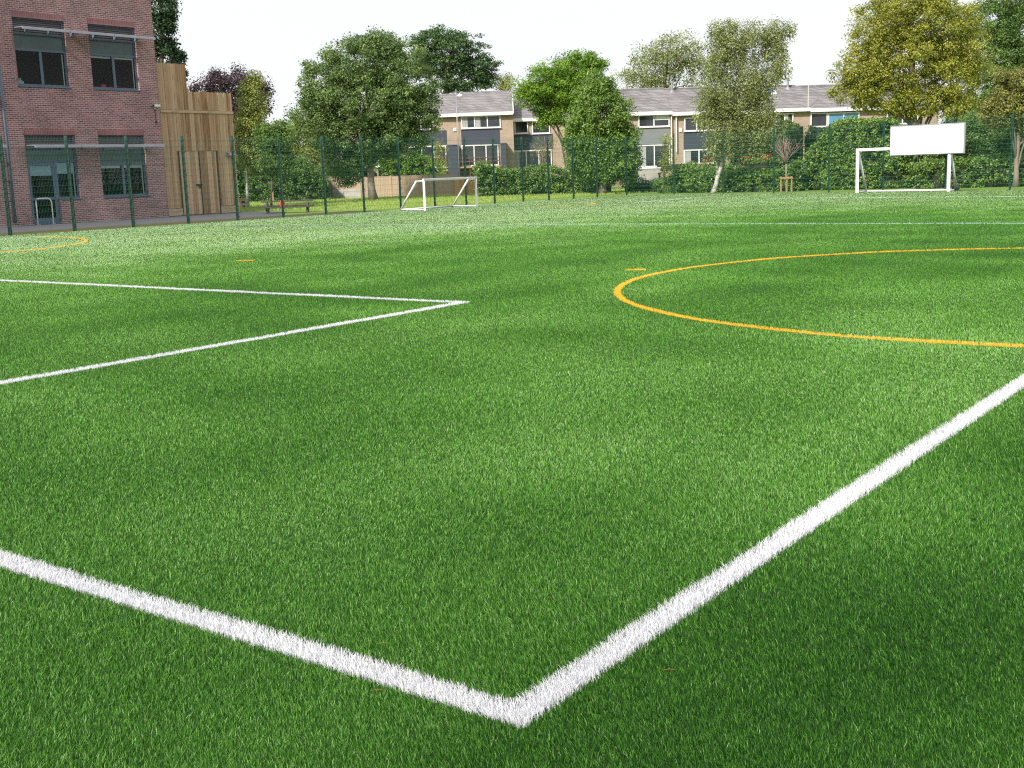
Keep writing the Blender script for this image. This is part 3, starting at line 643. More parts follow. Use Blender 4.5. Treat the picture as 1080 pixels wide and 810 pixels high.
tree('conifer', 'tall dark green conifer behind the school building and timber enclosure', 62, [(170, 10, 15, 22), (171, 35, 15, 22), (172, 60, 15, 20), (173, 90, 14, 25), (168, -20, 12, 25)], [(170, 210), (170, 100), (169, -35)], .25, L_conifer, 260, 55, .38, .16, zbase=-.05)
tree('conifer', 'short dark evergreen tip showing over the timber enclosure', 64, [(187, 60, 6, 9), (187, 76, 8, 14)], [(187, 210), (187, 60)], .12, L_conifer, 60, 50, .28, .15)
tree('copper_beech', 'purple leaved tree behind the timber enclosure', 92, [(242, 92, 24, 19), (214, 95, 17, 11), (272, 105, 15, 22), (250, 118, 22, 18), (228, 80, 11, 7), (276, 92, 9, 8)], [(250, 205), (248, 130), (243, 95)], .3, L_purple, 330, 36, .6, .2, shell=.25, limbs=24)
tree('birch', 'slender pale stemmed birch with yellow green leaves beside the timber enclosure', 66, [(266, 105, 13, 22), (268, 135, 18, 22), (262, 160, 16, 24), (276, 168, 14, 18), (268, 84, 7, 10), (256, 140, 8, 22)], [(261.5, 217), (260, 180), (263, 140), (266, 90)], .085, L_birchY, 420, 46, .38, .13, bark=m_birch, shell=.2)
tree('young_tree', 'young leafy tree tied to a stake behind the picnic bench', 65, [(288, 152, 17, 20), (292, 172, 20, 16), (300, 140, 10, 12), (280, 140, 10, 12)], [(286, 217), (286.5, 190), (289, 150)], .06, L_mid, 300, 46, .38, .13)
tree('young_tree', 'light yellowish bushy tree just left of the big dark lime', 84, [(318, 150, 18, 18), (338, 145, 16, 14), (326, 168, 24, 16), (303, 162, 14, 16), (312, 135, 10, 14)], [(322, 207), (322, 180), (322, 150)], .1, L_birchY, 380, 46, .5, .16)
tree('lime_tree', 'large rounded dark green tree in front of the garden fence', 73,
     [(385, 66, 44, 30), (350, 92, 34, 34), (422, 86, 36, 36), (385, 108, 62, 38), (342, 122, 32, 28), (430, 122, 34, 30), (385, 142, 54, 26), (362, 168, 20, 24), (398, 48, 28, 14), (420, 148, 30, 18), (396, 158, 26, 15), (368, 182, 12, 14)],
     [(394, 208.5), (392, 185), (389, 160), (388, 110), (388, 70)], .25, L_dark, 1850, 52, .44, .165, bark=m_palebark, limbs=20, shell=.6)
tree('pine_tree', 'dark flat topped pine standing behind the terraced houses', 118, [(456, 42, 24, 13), (480, 50, 32, 16), (502, 70, 24, 14), (470, 70, 34, 12), (490, 88, 32, 10), (448, 62, 16, 14), (510, 84, 14, 9)], [(471, 190), (470, 100), (475, 75), (478, 50)], .4, L_pine, 460, 50, .7, .25, limbs=26, shell=.3, flat=.45)
tree('roadside_tree', 'thin yellow green treetop right of the pine above the roof', 118, [(530, 86, 13, 8), (536, 94, 10, 8)], [(530, 180), (530, 90)], .15, L_birchY, 50, 28, .6, .2, shell=.1)
tree('locust_tree', 'bright green spreading tree before the terraced houses', 78, [(606, 74, 30, 17), (575, 90, 26, 20), (605, 97, 38, 26), (563, 104, 18, 16), (590, 118, 20, 13), (622, 66, 17, 11), (577, 124, 10, 10), (553, 98, 8, 8)], [(597, 205), (600, 160), (603, 120), (606, 85)], .2, L_bright, 640, 54, .46, .16, limbs=22, shell=.3)
tree('ivy_clad_tree', 'broad cone shaped tree smothered in ivy at the fence corner', 69, [(630, 96, 18, 18), (634, 120, 32, 24), (637, 148, 35, 26), (637, 168, 37, 20), (610, 150, 13, 30), (656, 166, 17, 24)], [(636, 208), (636, 190), (634, 150), (630, 100)], .25, L_ivy, 1000, 56, .38, .15, bark=m_palebark, droop=.3, shell=.72)
tree('background_tree', 'sparse pale leaved treetop behind the slate roofs left of the birch', 125, [(690, 64, 30, 24), (715, 58, 28, 24), (664, 82, 18, 11), (735, 70, 22, 24), (690, 86, 30, 10)], [(700, 180), (700, 100), (705, 60)], .3, L_olive, 480, 22, .75, .25, shell=.15, limbs=30)
tree('silver_birch', 'tall loose silver birch with a leaning white trunk', 61, [(764, 33, 18, 17), (787, 44, 26, 24), (815, 36, 14, 14), (818, 62, 13, 28), (760, 66, 22, 22), (795, 84, 30, 22), (757, 98, 28, 18), (752, 120, 24, 20), (790, 116, 32, 24), (775, 142, 30, 14), (829, 30, 9, 9), (805, 135, 24, 18), (762, 150, 22, 14), (795, 152, 20, 10)], [(752, 204), (757, 186), (764, 165), (770, 120), (784, 60), (786, 40)], .12, L_olive, 1000, 48, .34, .12, bark=m_birch, droop=.5, limbs=16, shell=.15)
tree('oak_tree', 'large yellow green oak behind the goal board', 72, [(950, 20, 48, 28), (985, 30, 46, 36), (912, 72, 34, 24), (950, 62, 50, 32), (1000, 78, 38, 30), (905, 95, 26, 18), (935, 100, 34, 19), (975, 108, 40, 16), (1012, 50, 28, 38), (922, 42, 26, 22), (960, -5, 42, 18), (1005, 112, 26, 14)], [(968, 205), (966, 160), (962, 110), (960, 50), (965, 10)], .33, L_oak, 1450, 54, .46, .16, limbs=22, shell=.4)
tree('ash_tree', 'dark green tree at the top right corner behind the oak', 88, [(1050, 22, 32, 28), (1085, 40, 38, 42), (1055, 62, 32, 30), (1035, 92, 28, 26), (1080, 95, 38, 28), (1030, 122, 34, 22), (1080, -10, 42, 30), (1060, 120, 40, 26)], [(1065, 195), (1065, 120), (1065, 40)], .35, L_mid, 1250, 54, .56, .18, limbs=14)
tree('maple_tree', 'rust tinged small tree with a bare lower trunk at the right edge', 53.5, [(1074, 96, 26, 24), (1058, 118, 22, 16), (1090, 120, 24, 24)], [(1071, 201), (1072, 170), (1074, 140), (1075, 105)], .13, L_rust, 480, 56, .32, .115, bark=m_palebark)
tree('green_shrub_tree', 'leafy green tree hanging behind the mesh right of the board', 57, [(1040, 142, 22, 16), (1060, 152, 20, 14), (1080, 142, 22, 18), (1030, 130, 14, 10)], [(1048, 203), (1050, 170), (1052, 145)], .08, L_mid, 320, 52, .32, .12)
tree('young_tree', 'thin young tree with a pale stem left of the silver birch', 64.5, [(704, 162, 7, 12), (702, 148, 5, 8), (700, 176, 7, 7)], [(699.5, 204.5), (700, 180), (702, 145)], .045, L_birchY, 40, 26, .3, .11, shell=.1, limbs=10)
tree('young_tree', 'thin young tree before the left terraced house', 90, [(463, 156, 6, 12), (465, 172, 8, 9)], [(463, 200), (463, 170), (463, 148)], .05, L_birchY, 34, 26, .4, .14, shell=.1)
tree('bare_shrub', 'twiggy brownish shrub in front of the patio window', 88, [(574, 160, 10, 12), (566, 150, 6, 8), (580, 148, 7, 8)], [(573, 190), (573, 172), (574, 155)], .06, L_rust, 44, 14, .5, .12, shell=.1, limbs=36, cat='shrub', bark=m_twig)

# pollarded sapling in its stake frame
yb_ = 59.0; f0 = np.array(at(828.5, 203, yb_)); st_ = empty('young_tree', (f0[0], yb_, 0), 0, label='bare pollarded sapling with fanning pinkish twigs inside a stake frame', cat='tree')
mb = MB(); tz = at(828.5, 173, yb_)[2]; mb.tube([(0, 0, 0), (.02, 0, tz * .5), (.02, 0, tz)], [.04, .032, .03], 8)
for i in range(26):
    a_ = random.uniform(0, 6.28); sp_ = random.uniform(.15, 1); L_ = random.uniform(.9, 1.5)
    p1 = np.array([.02, 0, tz]); p2 = p1 + np.array([math.cos(a_) * .25 * sp_, math.sin(a_) * .25 * sp_, .35]); p3 = p1 + np.array([math.cos(a_) * 1.05 * sp_, math.sin(a_) * .8 * sp_, L_ * (1.1 - .35 * sp_)])
    mb.tube([p1, p2, p3], [.014, .010, .004], 5)
    for j in range(3):
        u = random.uniform(.3, .9); q = p2 * (1 - u) + p3 * u; mb.tube([q, q + np.array([random.uniform(-.25, .25), random.uniform(-.2, .2), random.uniform(.15, .4)])], [.008, .003], 4)
mb.build('trunk', m_twig, st_, smooth=True)
sk = empty('tree_guard', (f0[0], yb_, 0), 0, label='two pale wooden stakes with a crossbar round the bare sapling', cat='tree stakes')
zt = at(828, 186, yb_)[2]
for x in (-.26, 0.03, .27): MB().box(x - .03, x + .03, -.14, -.08, -.05, zt).build('stake', m_postwood, sk)
MB().box(-.31, .32, -.17, -.14, zt - .12, zt - .03).build('crossbar', m_postwood, sk)
sk = empty('stake', (at(289, 213, 72)[0] + .0, 71.8, 0), 0, label='short wooden stake beside the young tree behind the picnic bench', cat='tree stake')
MB().box(-.04, .04, -.04, .04, -.05, 1.55).build('stake_post', m_postwood, sk); MB().box(-.2, .05, -.06, -.04, 1.3, 1.36).build('tie', m_black, sk)

def hedge(name, label, pts, lm, dens=42, thick=1.2, leaf=.13, group=None, wob=.18, core=True):
    """pts: (x_px, top_px, Y) columns; sits on the ground"""
    P3 = [at(x, t, Y) for x, t, Y in pts]; o = np.array([P3[0][0], P3[0][1], 0]); root = empty(name, tuple(o), 0, label=label, cat='hedge' if 'hedge' in name else 'shrub', group=group)
    Cs = []; cb = MB()
    for a, b in zip(P3[:-1], P3[1:]):
        a = np.array(a); b = np.array(b); L_ = np.linalg.norm((b - a)[:2]); hm = (a[2] + b[2]) / 2
        dd = nrm((b - a)[:2]); nn = np.array([dd[1], -dd[0]]); nn = nn if nn[1] < 0 else -nn
        n = int(dens * L_ * (hm + thick) / 3)
        u = rng.uniform(0, 1, n); top = a[2] + (b[2] - a[2]) * u; z = rng.uniform(0, 1, n) ** .9; e = rng.uniform(0, 1, n)
        face = rng.uniform(0, 1, n) < hm / (hm + thick)
        zz = np.where(face, z * top, top - rng.uniform(0, .1, n)); dep = np.where(face, rng.uniform(-.05, .22, n), e * thick)
        bul = wob * np.sin(u * L_ * 1.7 + zz * 1.1 + a[0]) * np.cos(zz * 2.1 - u * L_) ; zz = np.maximum(zz + np.where(face, 0, bul * .8), .06)
        xy = a[:2] + np.outer(u * L_, dd) - np.outer(dep + bul * .6, nn); Cs.append(np.c_[xy, zz])
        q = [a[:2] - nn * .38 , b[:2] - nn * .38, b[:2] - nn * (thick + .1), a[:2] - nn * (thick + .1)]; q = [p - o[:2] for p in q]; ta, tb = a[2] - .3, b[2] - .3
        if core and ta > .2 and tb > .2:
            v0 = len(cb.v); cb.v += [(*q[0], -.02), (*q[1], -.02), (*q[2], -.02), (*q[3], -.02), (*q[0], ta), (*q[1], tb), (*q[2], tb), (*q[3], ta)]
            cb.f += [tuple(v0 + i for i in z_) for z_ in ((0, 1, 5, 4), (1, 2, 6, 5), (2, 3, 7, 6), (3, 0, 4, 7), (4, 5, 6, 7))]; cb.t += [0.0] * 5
    C = np.concatenate(Cs); V, T = leaves(C, 34, .27, leaf * .82, .8)
    raw_mesh('foliage', V - o, 4, lm, T, root)
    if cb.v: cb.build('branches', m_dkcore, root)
    return root
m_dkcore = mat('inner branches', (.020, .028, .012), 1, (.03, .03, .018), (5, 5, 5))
# left lawn edge
hedge('shrub', 'dark green shrubs behind the picnic bench and birch', [(236, 168, 80), (262, 165, 80), (290, 172, 80), (315, 168, 80), (335, 178, 80), (345, 192, 80)], L_mid, 60, 2.0, .16, wob=.45)
hedge('garden_hedge', 'clipped leafy hedge between the orange fence and ivy clad tree', [(500, 176, 72), (508, 170, 72), (522, 176, 72), (545, 180, 72), (570, 178, 72), (600, 181, 72), (622, 180, 72), (645, 182, 72)], L_hedge, 70, 1.4, .14, wob=.3)
hedge('shrub', 'bright shrub leaning over the pale garden fence', [(398, 172, 86), (415, 162, 86), (435, 160, 86), (452, 168, 86), (470, 186, 86)], L_bright, 34, 1.6, .16, wob=.4)
hedge('shrub', 'low shrub above the left end of the garden fence', [(310, 176, 86), (335, 172, 86), (352, 168, 86), (375, 170, 86), (395, 178, 86)], L_mid, 30, 1.4, .16, wob=.4)
hedge('shrub', 'dark shrub row shading the ground right of the ivy clad tree', [(655, 186, 71), (680, 190, 70), (700, 188, 69), (720, 180, 68)], L_shade, 30, 1.0, .14, wob=.3)
hedge('shrub', 'leafy green shrubs between the thin young tree and silver birch', [(690, 196, 66), (708, 182, 65.5), (722, 176, 65), (740, 180, 64), (758, 186, 63)], L_hedge, 70, 1.2, .14, wob=.35)
hedge('shrub', 'tall leafy shrub around the foot of the silver birch', [(740, 178, 68), (757, 172, 68), (772, 172, 68), (788, 180, 68)], L_hedge, 40, 1.0, .14, wob=.35)
hedge('garden_hedge', 'low uneven hedge behind the fence left of the bare sapling', [(760, 186, 62), (785, 182, 61.5), (810, 181, 61), (835, 176, 60), (848, 172, 60)], L_hedge, 70, 1.2, .14, wob=.3)
hedge('shrub', 'dark mass of shrubs beneath the silver birch crown', [(757, 146, 80), (766, 136, 80), (780, 132, 79), (812, 128, 78), (836, 128, 77)], L_shade, 26, 1.5, .17, wob=.4)
hedge('shrub', 'dark evergreen shrub behind the bare sapling', [(832, 141, 66), (846, 139, 66), (862, 140, 65.5), (880, 142, 65)], L_shade, 40, 1.2, .15, wob=.3)
hedge('garden_hedge', 'tall dense hedge behind the left half of the right goal', [(848, 172, 61), (860, 146, 60.5), (872, 136, 60), (890, 130, 59.5), (915, 128, 59), (938, 124, 58.5), (965, 146, 58), (980, 172, 57.5)], L_hedge, 70, 1.4, .14, wob=.25)
hedge('garden_hedge', 'low trimmed hedge behind the right goal post and maple trunk', [(962, 173, 56.5), (990, 170, 55.5), (1020, 169, 55), (1050, 168, 54.7), (1090, 167, 54.2), (1150, 168, 53.5)], L_hedge, 50, 1.2, .13, wob=.15)
hedge('shrub', 'dark shrubs under the oak above the low hedge', [(990, 140, 74), (1015, 128, 74), (1050, 130, 74), (1085, 125, 74), (1150, 120, 74)], L_shade, 26, 1.4, .17, wob=.4)

# ------------------------------------------------------------------ garden fences
def boards(name, label, x0, x1, ytop, ybase, Y0, Y1, m, cat='garden fence', z0=-.05, zlow=None):
    a = at(x0, (ytop + ybase) / 2, Y0); b = at(x1, (ytop + ybase) / 2, Y1); za = at(x0, ytop, Y0)[2]
    L_ = math.hypot(b[0] - a[0], b[1] - a[1]); r0 = math.atan2(b[1] - a[1], b[0] - a[0])
    root = empty(name, (a[0], a[1], 0), r0, label=label, cat=cat, group='garden fences behind the lawn')
    mb = MB(); x = 0; top = za
    while x < L_ - .02:
        w = min(.12, L_ - x); mb.box(x, x + w - .008, 0, .02, (zlow or .05), top - .06 + random.uniform(-.01, .01), random.random()); x += w
    mb.build('board_panel', m, root); MB().box(0, L_, -.02, .05, top - .06, top - .02).build('capping', m, root)
    k = max(1, round(L_ / 1.9))
    for i in range(k + 1): MB().box(L_ * i / k - .05, L_ * i / k + .05, -.03, .06, -.05, top + .03).build('fence_post', m_postwood if m is m_gfence else m_gfence2, root)
    if zlow: MB().box(-.02, L_ + .02, -.05, .12, -.05, zlow).build('block_base', m_block, root)
    return root
boards('garden_fence', 'reddish board fence on a pale block wall left of the lime tree', 333, 380, 186.5, 208, 83, 82, m_gfence2, zlow=.62)
boards('garden_fence', 'pale greyed board fence right of the lime tree trunk', 380, 478, 186.5, 208, 82, 81, m_gfence2)
boards('garden_fence', 'newer orange board fence behind the small goal', 478, 512, 186, 208, 81, 80.5, m_gfence)

# ------------------------------------------------------------------ terraced houses
def house(label, x0, x1, Y, eave, ridge, feats, end_r=False, depth=9, lean=0, cladding=None, gl=False):
    """pixel columns x0..x1; eave / ridge rows at the middle; feats list of (kind, x0, y0, x1, y1)"""
    xm = (x0 + x1) / 2; A = at(x0, eave, Y); B = at(x1, eave, Y); ze = at(xm, eave, Y)[2]; X0, X1 = A[0], B[0]
    zr = at(xm, ridge, Y + depth / 2)[2]
    root = empty('terraced_house', (X0, Y, 0), 0, label=label, cat='house', group='terraced houses beyond the gardens')
    X = lambda px, py=eave: at(px, py, Y)[0] - X0
    Z = lambda px, py: at(px, py, Y)[2]
    w = X1 - X0
    MB().box(0.004, w - .004, 0, depth, -.05, ze).build('wall', m_hbrick, root)
    rf = MB(); rf.prism([(-.35, ze + .02), (depth / 2, zr), (depth + .35, ze + .02), (depth + .35, ze - .08), (depth / 2, zr - .12), (-.35, ze - .08)], 'x', 0.002, w - .002)
    roof = rf.build('roof', m_slate, root)
    MB().box(0.003, w - .003, -.42, -.352, ze - .20, ze + .06).box(.003, w - .003, -.35, -.003, ze - .20, ze - .17).build('fascia', m_upvc, root)
    MB().tube([(0.01, depth / 2, zr + .0), (w - .01, depth / 2, zr + .0)], .09, 8).build('ridge_tiles', m_slate, roof)
    for f in feats:
        k, a, y0, b, y1 = f[:5]; xa, xb = X(a, (y0 + y1) / 2), X(b, (y0 + y1) / 2); z1, z0 = Z((a + b) / 2, y0), Z((a + b) / 2, y1)
        if k == 'clad':
            MB().box(xa, xb, -.05, -.002, z0, z1).build('cladding', f[5], root)
        elif k == 'win':
            n = f[5]; gm = f[6] if len(f) > 6 else m_hglass; cur = f[7] if len(f) > 7 else ()
            t = .085; fm = MB(); fm.box(xa, xa + t, -.11, -.0, z0, z1).box(xb - t, xb, -.11, 0, z0, z1).box(xa + t, xb - t, -.11, 0, z0, z0 + t).box(xa + t, xb - t, -.11, 0, z1 - t, z1)
            pw = (xb - xa - t) / n
            for i in range(1, n): fm.box(xa + pw * i, xa + pw * i + t, -.105, -.001, z0 + t, z1 - t)
            fo = fm.build('window', m_upvc, root)
            for i in range(n):
                pa, pb_ = xa + pw * i + t, xa + pw * (i + 1); MB().box(pa, pb_, -.06, -.052, z0 + t, z1 - t).build('pane', gm, fo)
                if i in cur: MB().box(pa, pa + (pb_ - pa) * .45, -.064, -.0601, z0 + t, z1 - t).build('curtain', m_curtain, fo)
            MB().box(xa - .04, xb + .04, -.17, -.111, z0 - .04, z0 + .02).build('sill', m_upvc, fo)
        elif k == 'blind': MB().box(xa, xb, -.075, -.0605, z0, z1).build('blind', m_blindw, root)
        elif k == 'pipe': MB().tube([(xa, -.2, z0), (xa, -.2, z1)], .05 if y0 > 100 else .022, 8).build('downpipe', m_upvc, root)
        elif k == 'rail':
            mb = MB().box(xa, xb, -1.3, -1.24, z1 - .07, z1)
            mb.box(xa, xb, -1.3, -1.24, (z0 + z1) / 2 - .04, (z0 + z1) / 2 + .04); nn = int((xb - xa) / .9) + 1
            for i in range(nn + 1): x = xa + (xb - xa - .06) * i / nn; mb.box(x, x + .06, -1.31, -1.23, 0, z1 + .05)
            mb.build('balustrade', m_rail, root)
            MB().box(xa - .1, xb + .1, -1.35, -.002, z0 - .22, z0 - .1).build('deck', m_postwood, root)
        elif k == 'porch':
            p_ = MB().box(xa, xb, -1.6, -.002, -.05, z1 - .05); o_ = p_.build('side_extension', f[5], root)
            MB().box(xa - .05, xb + .05, -1.66, -.002, z1 - .05, z1 + .03).build('flat_roof', m_greycl, o_)
        elif k == 'alarm': MB().box(xa, xb, -.09, -.002, z0, z1).build('alarm_box', m_upvc, root, bevel=.01)
        elif k == 'lamp': MB().ball((xa, -.15, z0), .12).box(xa - .03, xa + .03, -.15, -.002, z0 - .03, z0 + .03).build('lamp', m_upvc, root)
        elif k == 'sky':
            s0 = (f[6] if len(f) > 6 else .35); yA = s0 * depth / 2; hz = lambda y: ze + (zr - ze) * (y + .35) / (depth / 2 + .35)
            p_ = MB(); y0_, y1_ = yA, yA + 1.0
            n0 = len(p_.v); p_.v += [(xa, y0_, hz(y0_) + .02), (xb, y0_, hz(y0_) + .02), (xb, y1_, hz(y1_) + .02), (xa, y1_, hz(y1_) + .02)] + [(xa, y0_, hz(y0_) + .10), (xb, y0_, hz(y0_) + .10), (xb, y1_, hz(y1_) + .10), (xa, y1_, hz(y1_) + .10)]
            p_.f += [(0, 1, 5, 4), (1, 2, 6, 5), (2, 3, 7, 6), (3, 0, 4, 7), (4, 5, 6, 7)]; p_.t += [.5] * 5; sk_ = p_.build('skylight', m_upvc, roof)
            q_ = MB(); q_.quad((xa + .1, y0_ + .1, hz(y0_ + .1) + .104), (xb - .1, y0_ + .1, hz(y0_ + .1) + .104), (xb - .1, y1_ - .1, hz(y1_ - .1) + .104), (xa + .1, y1_ - .1, hz(y1_ - .1) + .104)); q_.build('pane', m_bglass, sk_)
        elif k == 'vent':
            MB().tube([(xa, depth / 2 - .5, zr - .5), (xa, depth / 2 - .5, zr + .45)], .09, 8).tube([(xa, depth / 2 - .5, zr + .45), (xa, depth / 2 - .5, zr + .6)], .14, 8).tube([(xa, depth / 2 - .5, zr - .35), (xa, depth / 2 - .5, zr - .1)], [.3, .12], 8).build('flue', m_alu, roof)
        elif k == 'gable':
            MB().prism([(-.38, ze - .15), (depth / 2, zr - .05), (depth / 2, zr + .1), (-.42, ze + .06)], 'x', w, w + .06).build('bargeboard', m_upvc, root)
    return root
YL, YR = 97.0, 91.0
N_ = m_navy
house('far left terraced house glimpsed between the trees by the lime', 325, 371, YL, 126, 108, [('clad', 328, 138, 360, 152, N_), ('win', 326, 152, 361, 172, 3), ('rail', 326, 166, 365, 175)])
house('terraced house hidden behind the crown of the lime tree', 371, 428, YL, 124, 105, [('win', 386, 125, 424, 138, 3), ('clad', 386, 139, 424, 153, N_), ('win', 386, 154, 424, 176, 3)])
house('terraced house with a pale upper wall just right of the lime tree', 428, 484, YL, 121.5, 100.5, [('win', 430, 125, 457.5, 137, 2), ('clad', 430, 138, 471, 153, N_), ('win', 432, 154, 471, 177, 3), ('rail', 440, 165, 472, 178), ('alarm', 478, 135, 481.5, 138.5), ('porch', 473, 153, 483.5, 181, N_)])
house('terraced house with three upper windows and brown balcony rail beside the white pole', 484, 541, YL, 119.3, 97.3, [('win', 486.5, 122, 528, 135.2, 3, m_hglass, (0, 1)), ('clad', 486.5, 135.8, 527, 152, N_), ('win', 487, 152.6, 526, 175, 3), ('rail', 485, 166, 528, 174), ('porch', 528.5, 151, 534, 181, N_), ('gable', 0, 0, 0, 0)])
house('terraced house half hidden by the bright green tree', 541, 598, YL + 2, 125, 104, [('win', 542.5, 127.5, 557, 141, 1), ('win', 561, 127.5, 580, 141, 1), ('clad', 542, 141.8, 583, 157.5, N_), ('win', 541.5, 158.3, 582, 180, 3, m_hglass, (0,)), ('lamp', 538.5, 161, 539, 161), ('pipe', 534.5, 125, 534.5, 180)])
house('terraced house hidden behind the ivy clad tree', 598, 656, YL + 2, 123, 103, [('win', 604, 126, 650, 140, 3), ('clad', 604, 141, 650, 156, N_), ('win', 604, 157, 650, 179, 3)])
house('terraced house with grey cladding between the ivy clad tree and brick pier', 652, 708.5, YR, 119, 94, [('win', 673, 121.0, 706, 134, 2), ('blind', 691, 121.9, 704.5, 126.5), ('clad', 672, 134.6, 706.5, 152, m_greycl), ('win', 673.5, 152.6, 706.5, 176, 2, m_hglass, (0,)), ('pipe', 708, 120, 708, 178)])
house('terraced house with red patio flowers left of the silver birch', 708.5, 768, YR, 118.5, 93, [('alarm', 716, 135, 719, 139), ('win', 721.5, 123.5, 760, 138, 3), ('clad', 721, 139, 762, 157, N_), ('win', 721, 157.5, 753, 173, 2, m_hglass, (0,)), ('vent', 716, 0, 717, 0), ('pipe', 713, 120, 713, 160)])
house('terraced house hidden behind the silver birch crown', 768, 815, YR, 117.5, 92, [('win', 775, 122, 808, 136, 2), ('clad', 772, 137, 810, 156, N_), ('win', 775, 157, 808, 176, 2)])
house('terraced house with a skylight and an open curtain right of the silver birch', 815, 853.5, YR, 115.2, 90.8, [('win', 818, 119.5, 836.5, 133.5, 2, m_hglass, (1,)), ('clad', 816, 134, 834.5, 150, N_), ('sky', 812, 95, 828, 96, 0, .62), ('vent', 845, 0, 846, 0), ('pipe', 851.8, 76, 851.8, 116)])
house('terraced house with blue reflecting upper windows beside the tall hedge', 853.5, 922, YR, 114.5, 89.8, [('win', 854.5, 119, 872.5, 134, 1), ('win', 873, 118.5, 906, 133, 2, m_bglass), ('clad', 855, 134.6, 905, 152, N_), ('win', 858, 153, 902, 176, 3)])
house('terraced house almost covered by the oak and goal board', 922, 990, YR, 113, 88.5, [('win', 935, 118, 968, 131, 2), ('clad', 932, 132, 970, 150, N_), ('win', 955, 152, 980, 178, 3)])
# tall white pole with a small lamp in front of the houses
p0 = at(484.3, 180, 93); zt = at(484.3, 94, 93)[2]
po = empty('white_pole', (p0[0], 93, 0), 0, label='tall thin white pole rising in front of the terraced roof', cat='pole')
MB().tube([(0, 0, -.05), (0, 0, zt)], [.05, .035], 8).build('mast', m_alu, po, smooth=True)
MB().tube([(0, 0, zt - .55), (.3, 0, zt - .35)], .025, 6).ball((.33, -.02, zt - .5), .17, 8, 5, .8).build('lamp_head', m_upvc, po)

# patio furniture and flowers beyond the fence
def flowers(px, py, Y, label, c=m_red, n=34, spread=.7):
    x, y, z = at(px, py, Y); root = empty('flower_pot', (x, Y, 0), 0, label=label, cat='flower pot', group='potted flowers on the patios')
    MB().tube([(0, 0, 0), (0, 0, .1), (0, 0, z - .25)], [.26, .28, .36], 12).build('pot', m_dkcore, root)
    C = np.c_[rng.normal(0, spread * .45, n), rng.normal(0, .2, n), rng.uniform(-.15, .22, n) + z]; V, T = leaves(C, 4, .14, .09)
    raw_mesh('flowers', V - np.array([0, 0, 0]), 4, c, T, root)
    C = np.c_[rng.normal(0, spread * .45, n), rng.normal(0, .2, n), rng.uniform(-.35, .1, n) + z]; V, T = leaves(C, 10, .18, .12); raw_mesh('leaves', V, 4, L_hedge, T, root)
m_fl = leafmat('red petals', (.70, .05, .03), (.85, .20, .05), .2)
flowers(805, 167, 72, 'pot of red and orange flowers below the birch crown', m_fl, 34, .9)
flowers(748, 170, 74, 'pot of red flowers by the patio window left of the birch', m_fl, 14, .6)
flowers(787, 169, 72, 'small pot of dull red flowers beside the birch trunk', m_fl, 9, .4)
p = at(720, 172, 76)
bs = empty('garden_bench', (p[0], 76, 0), 0, label='dark garden bench on the patio behind the green shrubs', cat='bench')
MB().box(-1.6, 1.6, -.25, .25, 1.0, 1.06).build('seat', m_dkcore, bs); MB().box(-1.6, 1.6, .25, .3, 1.15, 1.55).build('backrest', m_dkcore, bs)
for x in (-1.5, 1.5): MB().box(x - .05, x + .05, -.25, .3, -.05, 1.0).build('leg', m_dkcore, bs)
p = at(685, 186, 76); MBx = empty('garden_wall', (p[0], 76, 0), 0, label='pale rendered garden wall right of the ivy clad tree', cat='garden wall')
MB().box(-1.4, .7, 0, .25, -.05, at(685, 178, 76)[2]).build('wall_face', m_block, MBx); MB().box(-1.45, .75, -.04, .29, at(685, 178, 76)[2], at(685, 178, 76)[2] + .08).build('coping', m_upvc, MBx)

# ------------------------------------------------------------------ picnic bench etc.
def picnic(px, py, Y, rzv, k=.65, hl=1.12):
    x, y, _ = at(px, py, Y); o = empty('picnic_table', (x, Y, -.03), rzv, label='dark wooden picnic table with attached benches behind the left fence', cat='picnic table')
    t = MB()
    for i in range(5): t.box(-hl, hl, (-.37 + i * .15) * k, (-.37 + i * .15 + .14) * k, .485, .54, random.random())
    t.build('table_top', m_table, o)
    for s in (-1, 1):
        b_ = MB()
        for q in range(2): yy0 = s * .56 - .13 + q * .135; b_.box(-hl, hl, yy0, yy0 + .125, .25, .31)
        b_.build('bench_seat', m_table, o)
    for e in (-hl + .25, hl - .25):
        MB().beam((e, -.58, 0), (e, -.20, .50), .08, .10).beam((e, .58, 0), (e, .20, .50), .08, .10).box(e + .03, e + .075, -.66, .66, .19, .27).box(e - .05, e - .026, -.25, .25, .42, .50).build('leg_frame', m_table, o)
picnic(303, 216, 52.0, .12)
x, y, _ = at(297.3, 208, 51.4)
rb = empty('red_bag', (x, 51.40, .285), 0, label='small red bag on the bench seat of the picnic table', cat='bag'); MB().prism([(-.08, 0), (.08, 0), (.06, .22), (-.06, .22)], 'y', -.06, .06).build('bag_body', m_red, rb, bevel=.02)
MB().tube([(-.04, 0, .215), (-.03, 0, .27), (.03, 0, .27), (.04, 0, .215)], .01).build('strap', m_black, rb)
x, y, _ = at(256, 213, 64); bx = empty('timber_box', (x, 64, -.03), .1, label='pale wooden box with two dark openings by the birch stem', cat='box')
MB().box(-.17, .17, -.15, .15, 0, .50).box(-.2, .2, -.18, .18, .50, .53).build('box_body', m_batten, bx); MB().box(-.05, .14, -.16, -.151, .28, .40).build('opening', m_black, bx); MB().box(0, .14, -.16, -.151, .06, .16).build('opening', m_black, bx)
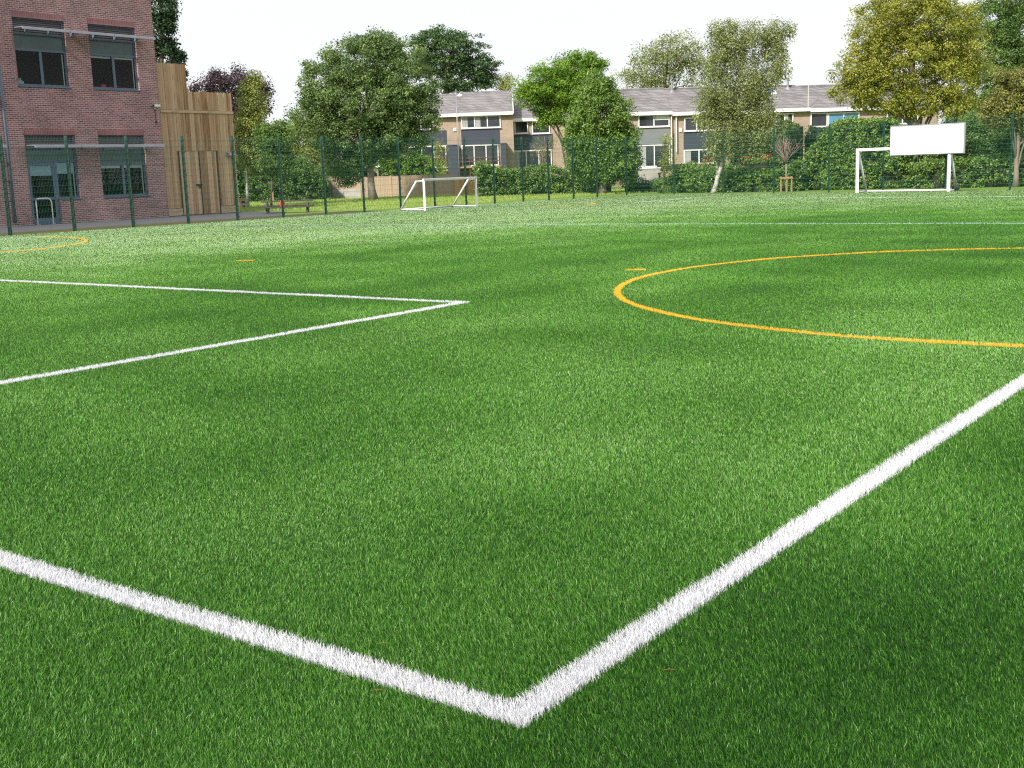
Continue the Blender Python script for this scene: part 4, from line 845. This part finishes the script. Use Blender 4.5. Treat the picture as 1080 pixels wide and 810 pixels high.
# fallen leaves and twigs on the turf
m_dry = mat('dry leaf', (.20, .11, .04), .8)
spots = [(404, 678.5, 'long thin brown leaf in the turf above the near white line'), (398, 728, 'thin brown twig just below the near white line'), (706, 706.5, 'orange brown pine needle right of the near corner'), (677, 779, 'brown needle on the turf below the white corner'), (740, 750, 'pale bent straw at the lower right of the corner')]
for i, (px, py, lb) in enumerate(spots[:3]):
    g = G(px, py, .02); a_ = random.uniform(-.25, .25); o = MB()
    o.tube([(-.018, 0, 0), (0, .002, .002), (.016, -.001, 0)], [.0005, .001, .0004], 5)
    o = o.build('dry_needle', m_dry); o.location = (*g, .020); o.rotation_euler = (0, 0, a_); tag(o, lb, 'twig', 'dry twigs on the turf')

# ------------------------------------------------------------------ light, sky, camera
w = bpy.data.worlds.new('World'); scene.world = w; w.use_nodes = True; N = w.node_tree.nodes; L = w.node_tree.links
SUN_AZ = np.array([-.56, -.83]); SUN_AZ = nrm(SUN_AZ); EL = R(38)
bg = N['Background']; sky = N.new('ShaderNodeTexSky'); sky.sky_type = 'NISHITA'; sky.sun_disc = False; sky.sun_elevation = EL
sky.sun_rotation = math.atan2(SUN_AZ[0], SUN_AZ[1]); sky.air_density = 1; sky.dust_density = 3
bg.inputs[1].default_value = .10; L.new(sky.outputs[0], bg.inputs[0])
bg2 = N.new('ShaderNodeBackground'); tc = N.new('ShaderNodeTexCoord'); nz = N.new('ShaderNodeTexNoise'); nz.inputs['Scale'].default_value = 2.2; nz.inputs['Detail'].default_value = 6
mp = N.new('ShaderNodeMapping'); mp.inputs['Scale'].default_value = (1, 1, 3); L.new(tc.outputs['Generated'], mp.inputs[0]); L.new(mp.outputs[0], nz.inputs[0])
cr = N.new('ShaderNodeMix'); cr.data_type = 'RGBA'; cr.inputs['A'].default_value = (.90, .93, .97, 1); cr.inputs['B'].default_value = (1.0, 1.0, 1.0, 1); L.new(nz.outputs[0], cr.inputs['Factor']); L.new(cr.outputs['Result'], bg2.inputs[0])
bg2.inputs[1].default_value = .95
ad = N.new('ShaderNodeMixShader'); ad.inputs[0].default_value = .80
L.new(bg.outputs[0], ad.inputs[1]); L.new(bg2.outputs[0], ad.inputs[2]); L.new(ad.outputs[0], N['World Output'].inputs[0])
sl = bpy.data.lights.new('sun', 'SUN'); sl.energy = 4.8; sl.angle = R(3); sl.color = (1, .95, .86); so = bpy.data.objects.new('sun', sl); col.objects.link(so)
from mathutils import Vector, Matrix
sd = Vector((SUN_AZ[0] * math.cos(EL), SUN_AZ[1] * math.cos(EL), math.sin(EL))); so.rotation_euler = (-sd).to_track_quat('-Z', 'Y').to_euler(); so.location = (0, 0, 30)
cd = bpy.data.cameras.new('camera'); cd.sensor_width = 36; cd.lens = 36 * F / 1080; cd.clip_end = 4000; cd.clip_start = .05
co = bpy.data.objects.new('camera', cd); col.objects.link(co)
mt = Matrix([list(M[0]), list(M[1]), list(M[2])]).to_4x4(); mt.translation = Vector((0, 0, H)); co.matrix_world = mt; scene.camera = co
scene.view_settings.view_transform = 'Standard'; scene.view_settings.look = 'None'; scene.view_settings.exposure = .34; scene.view_settings.gamma = 1
scene.cycles.use_denoising = False; scene.cycles.pixel_filter_type = 'BLACKMAN_HARRIS'; scene.cycles.filter_width = 1.2; scene.cycles.max_bounces = 7; scene.cycles.diffuse_bounces = 3; scene.cycles.transparent_max_bounces = 8; scene.cycles.caustics_reflective = False; scene.cycles.caustics_refractive = False
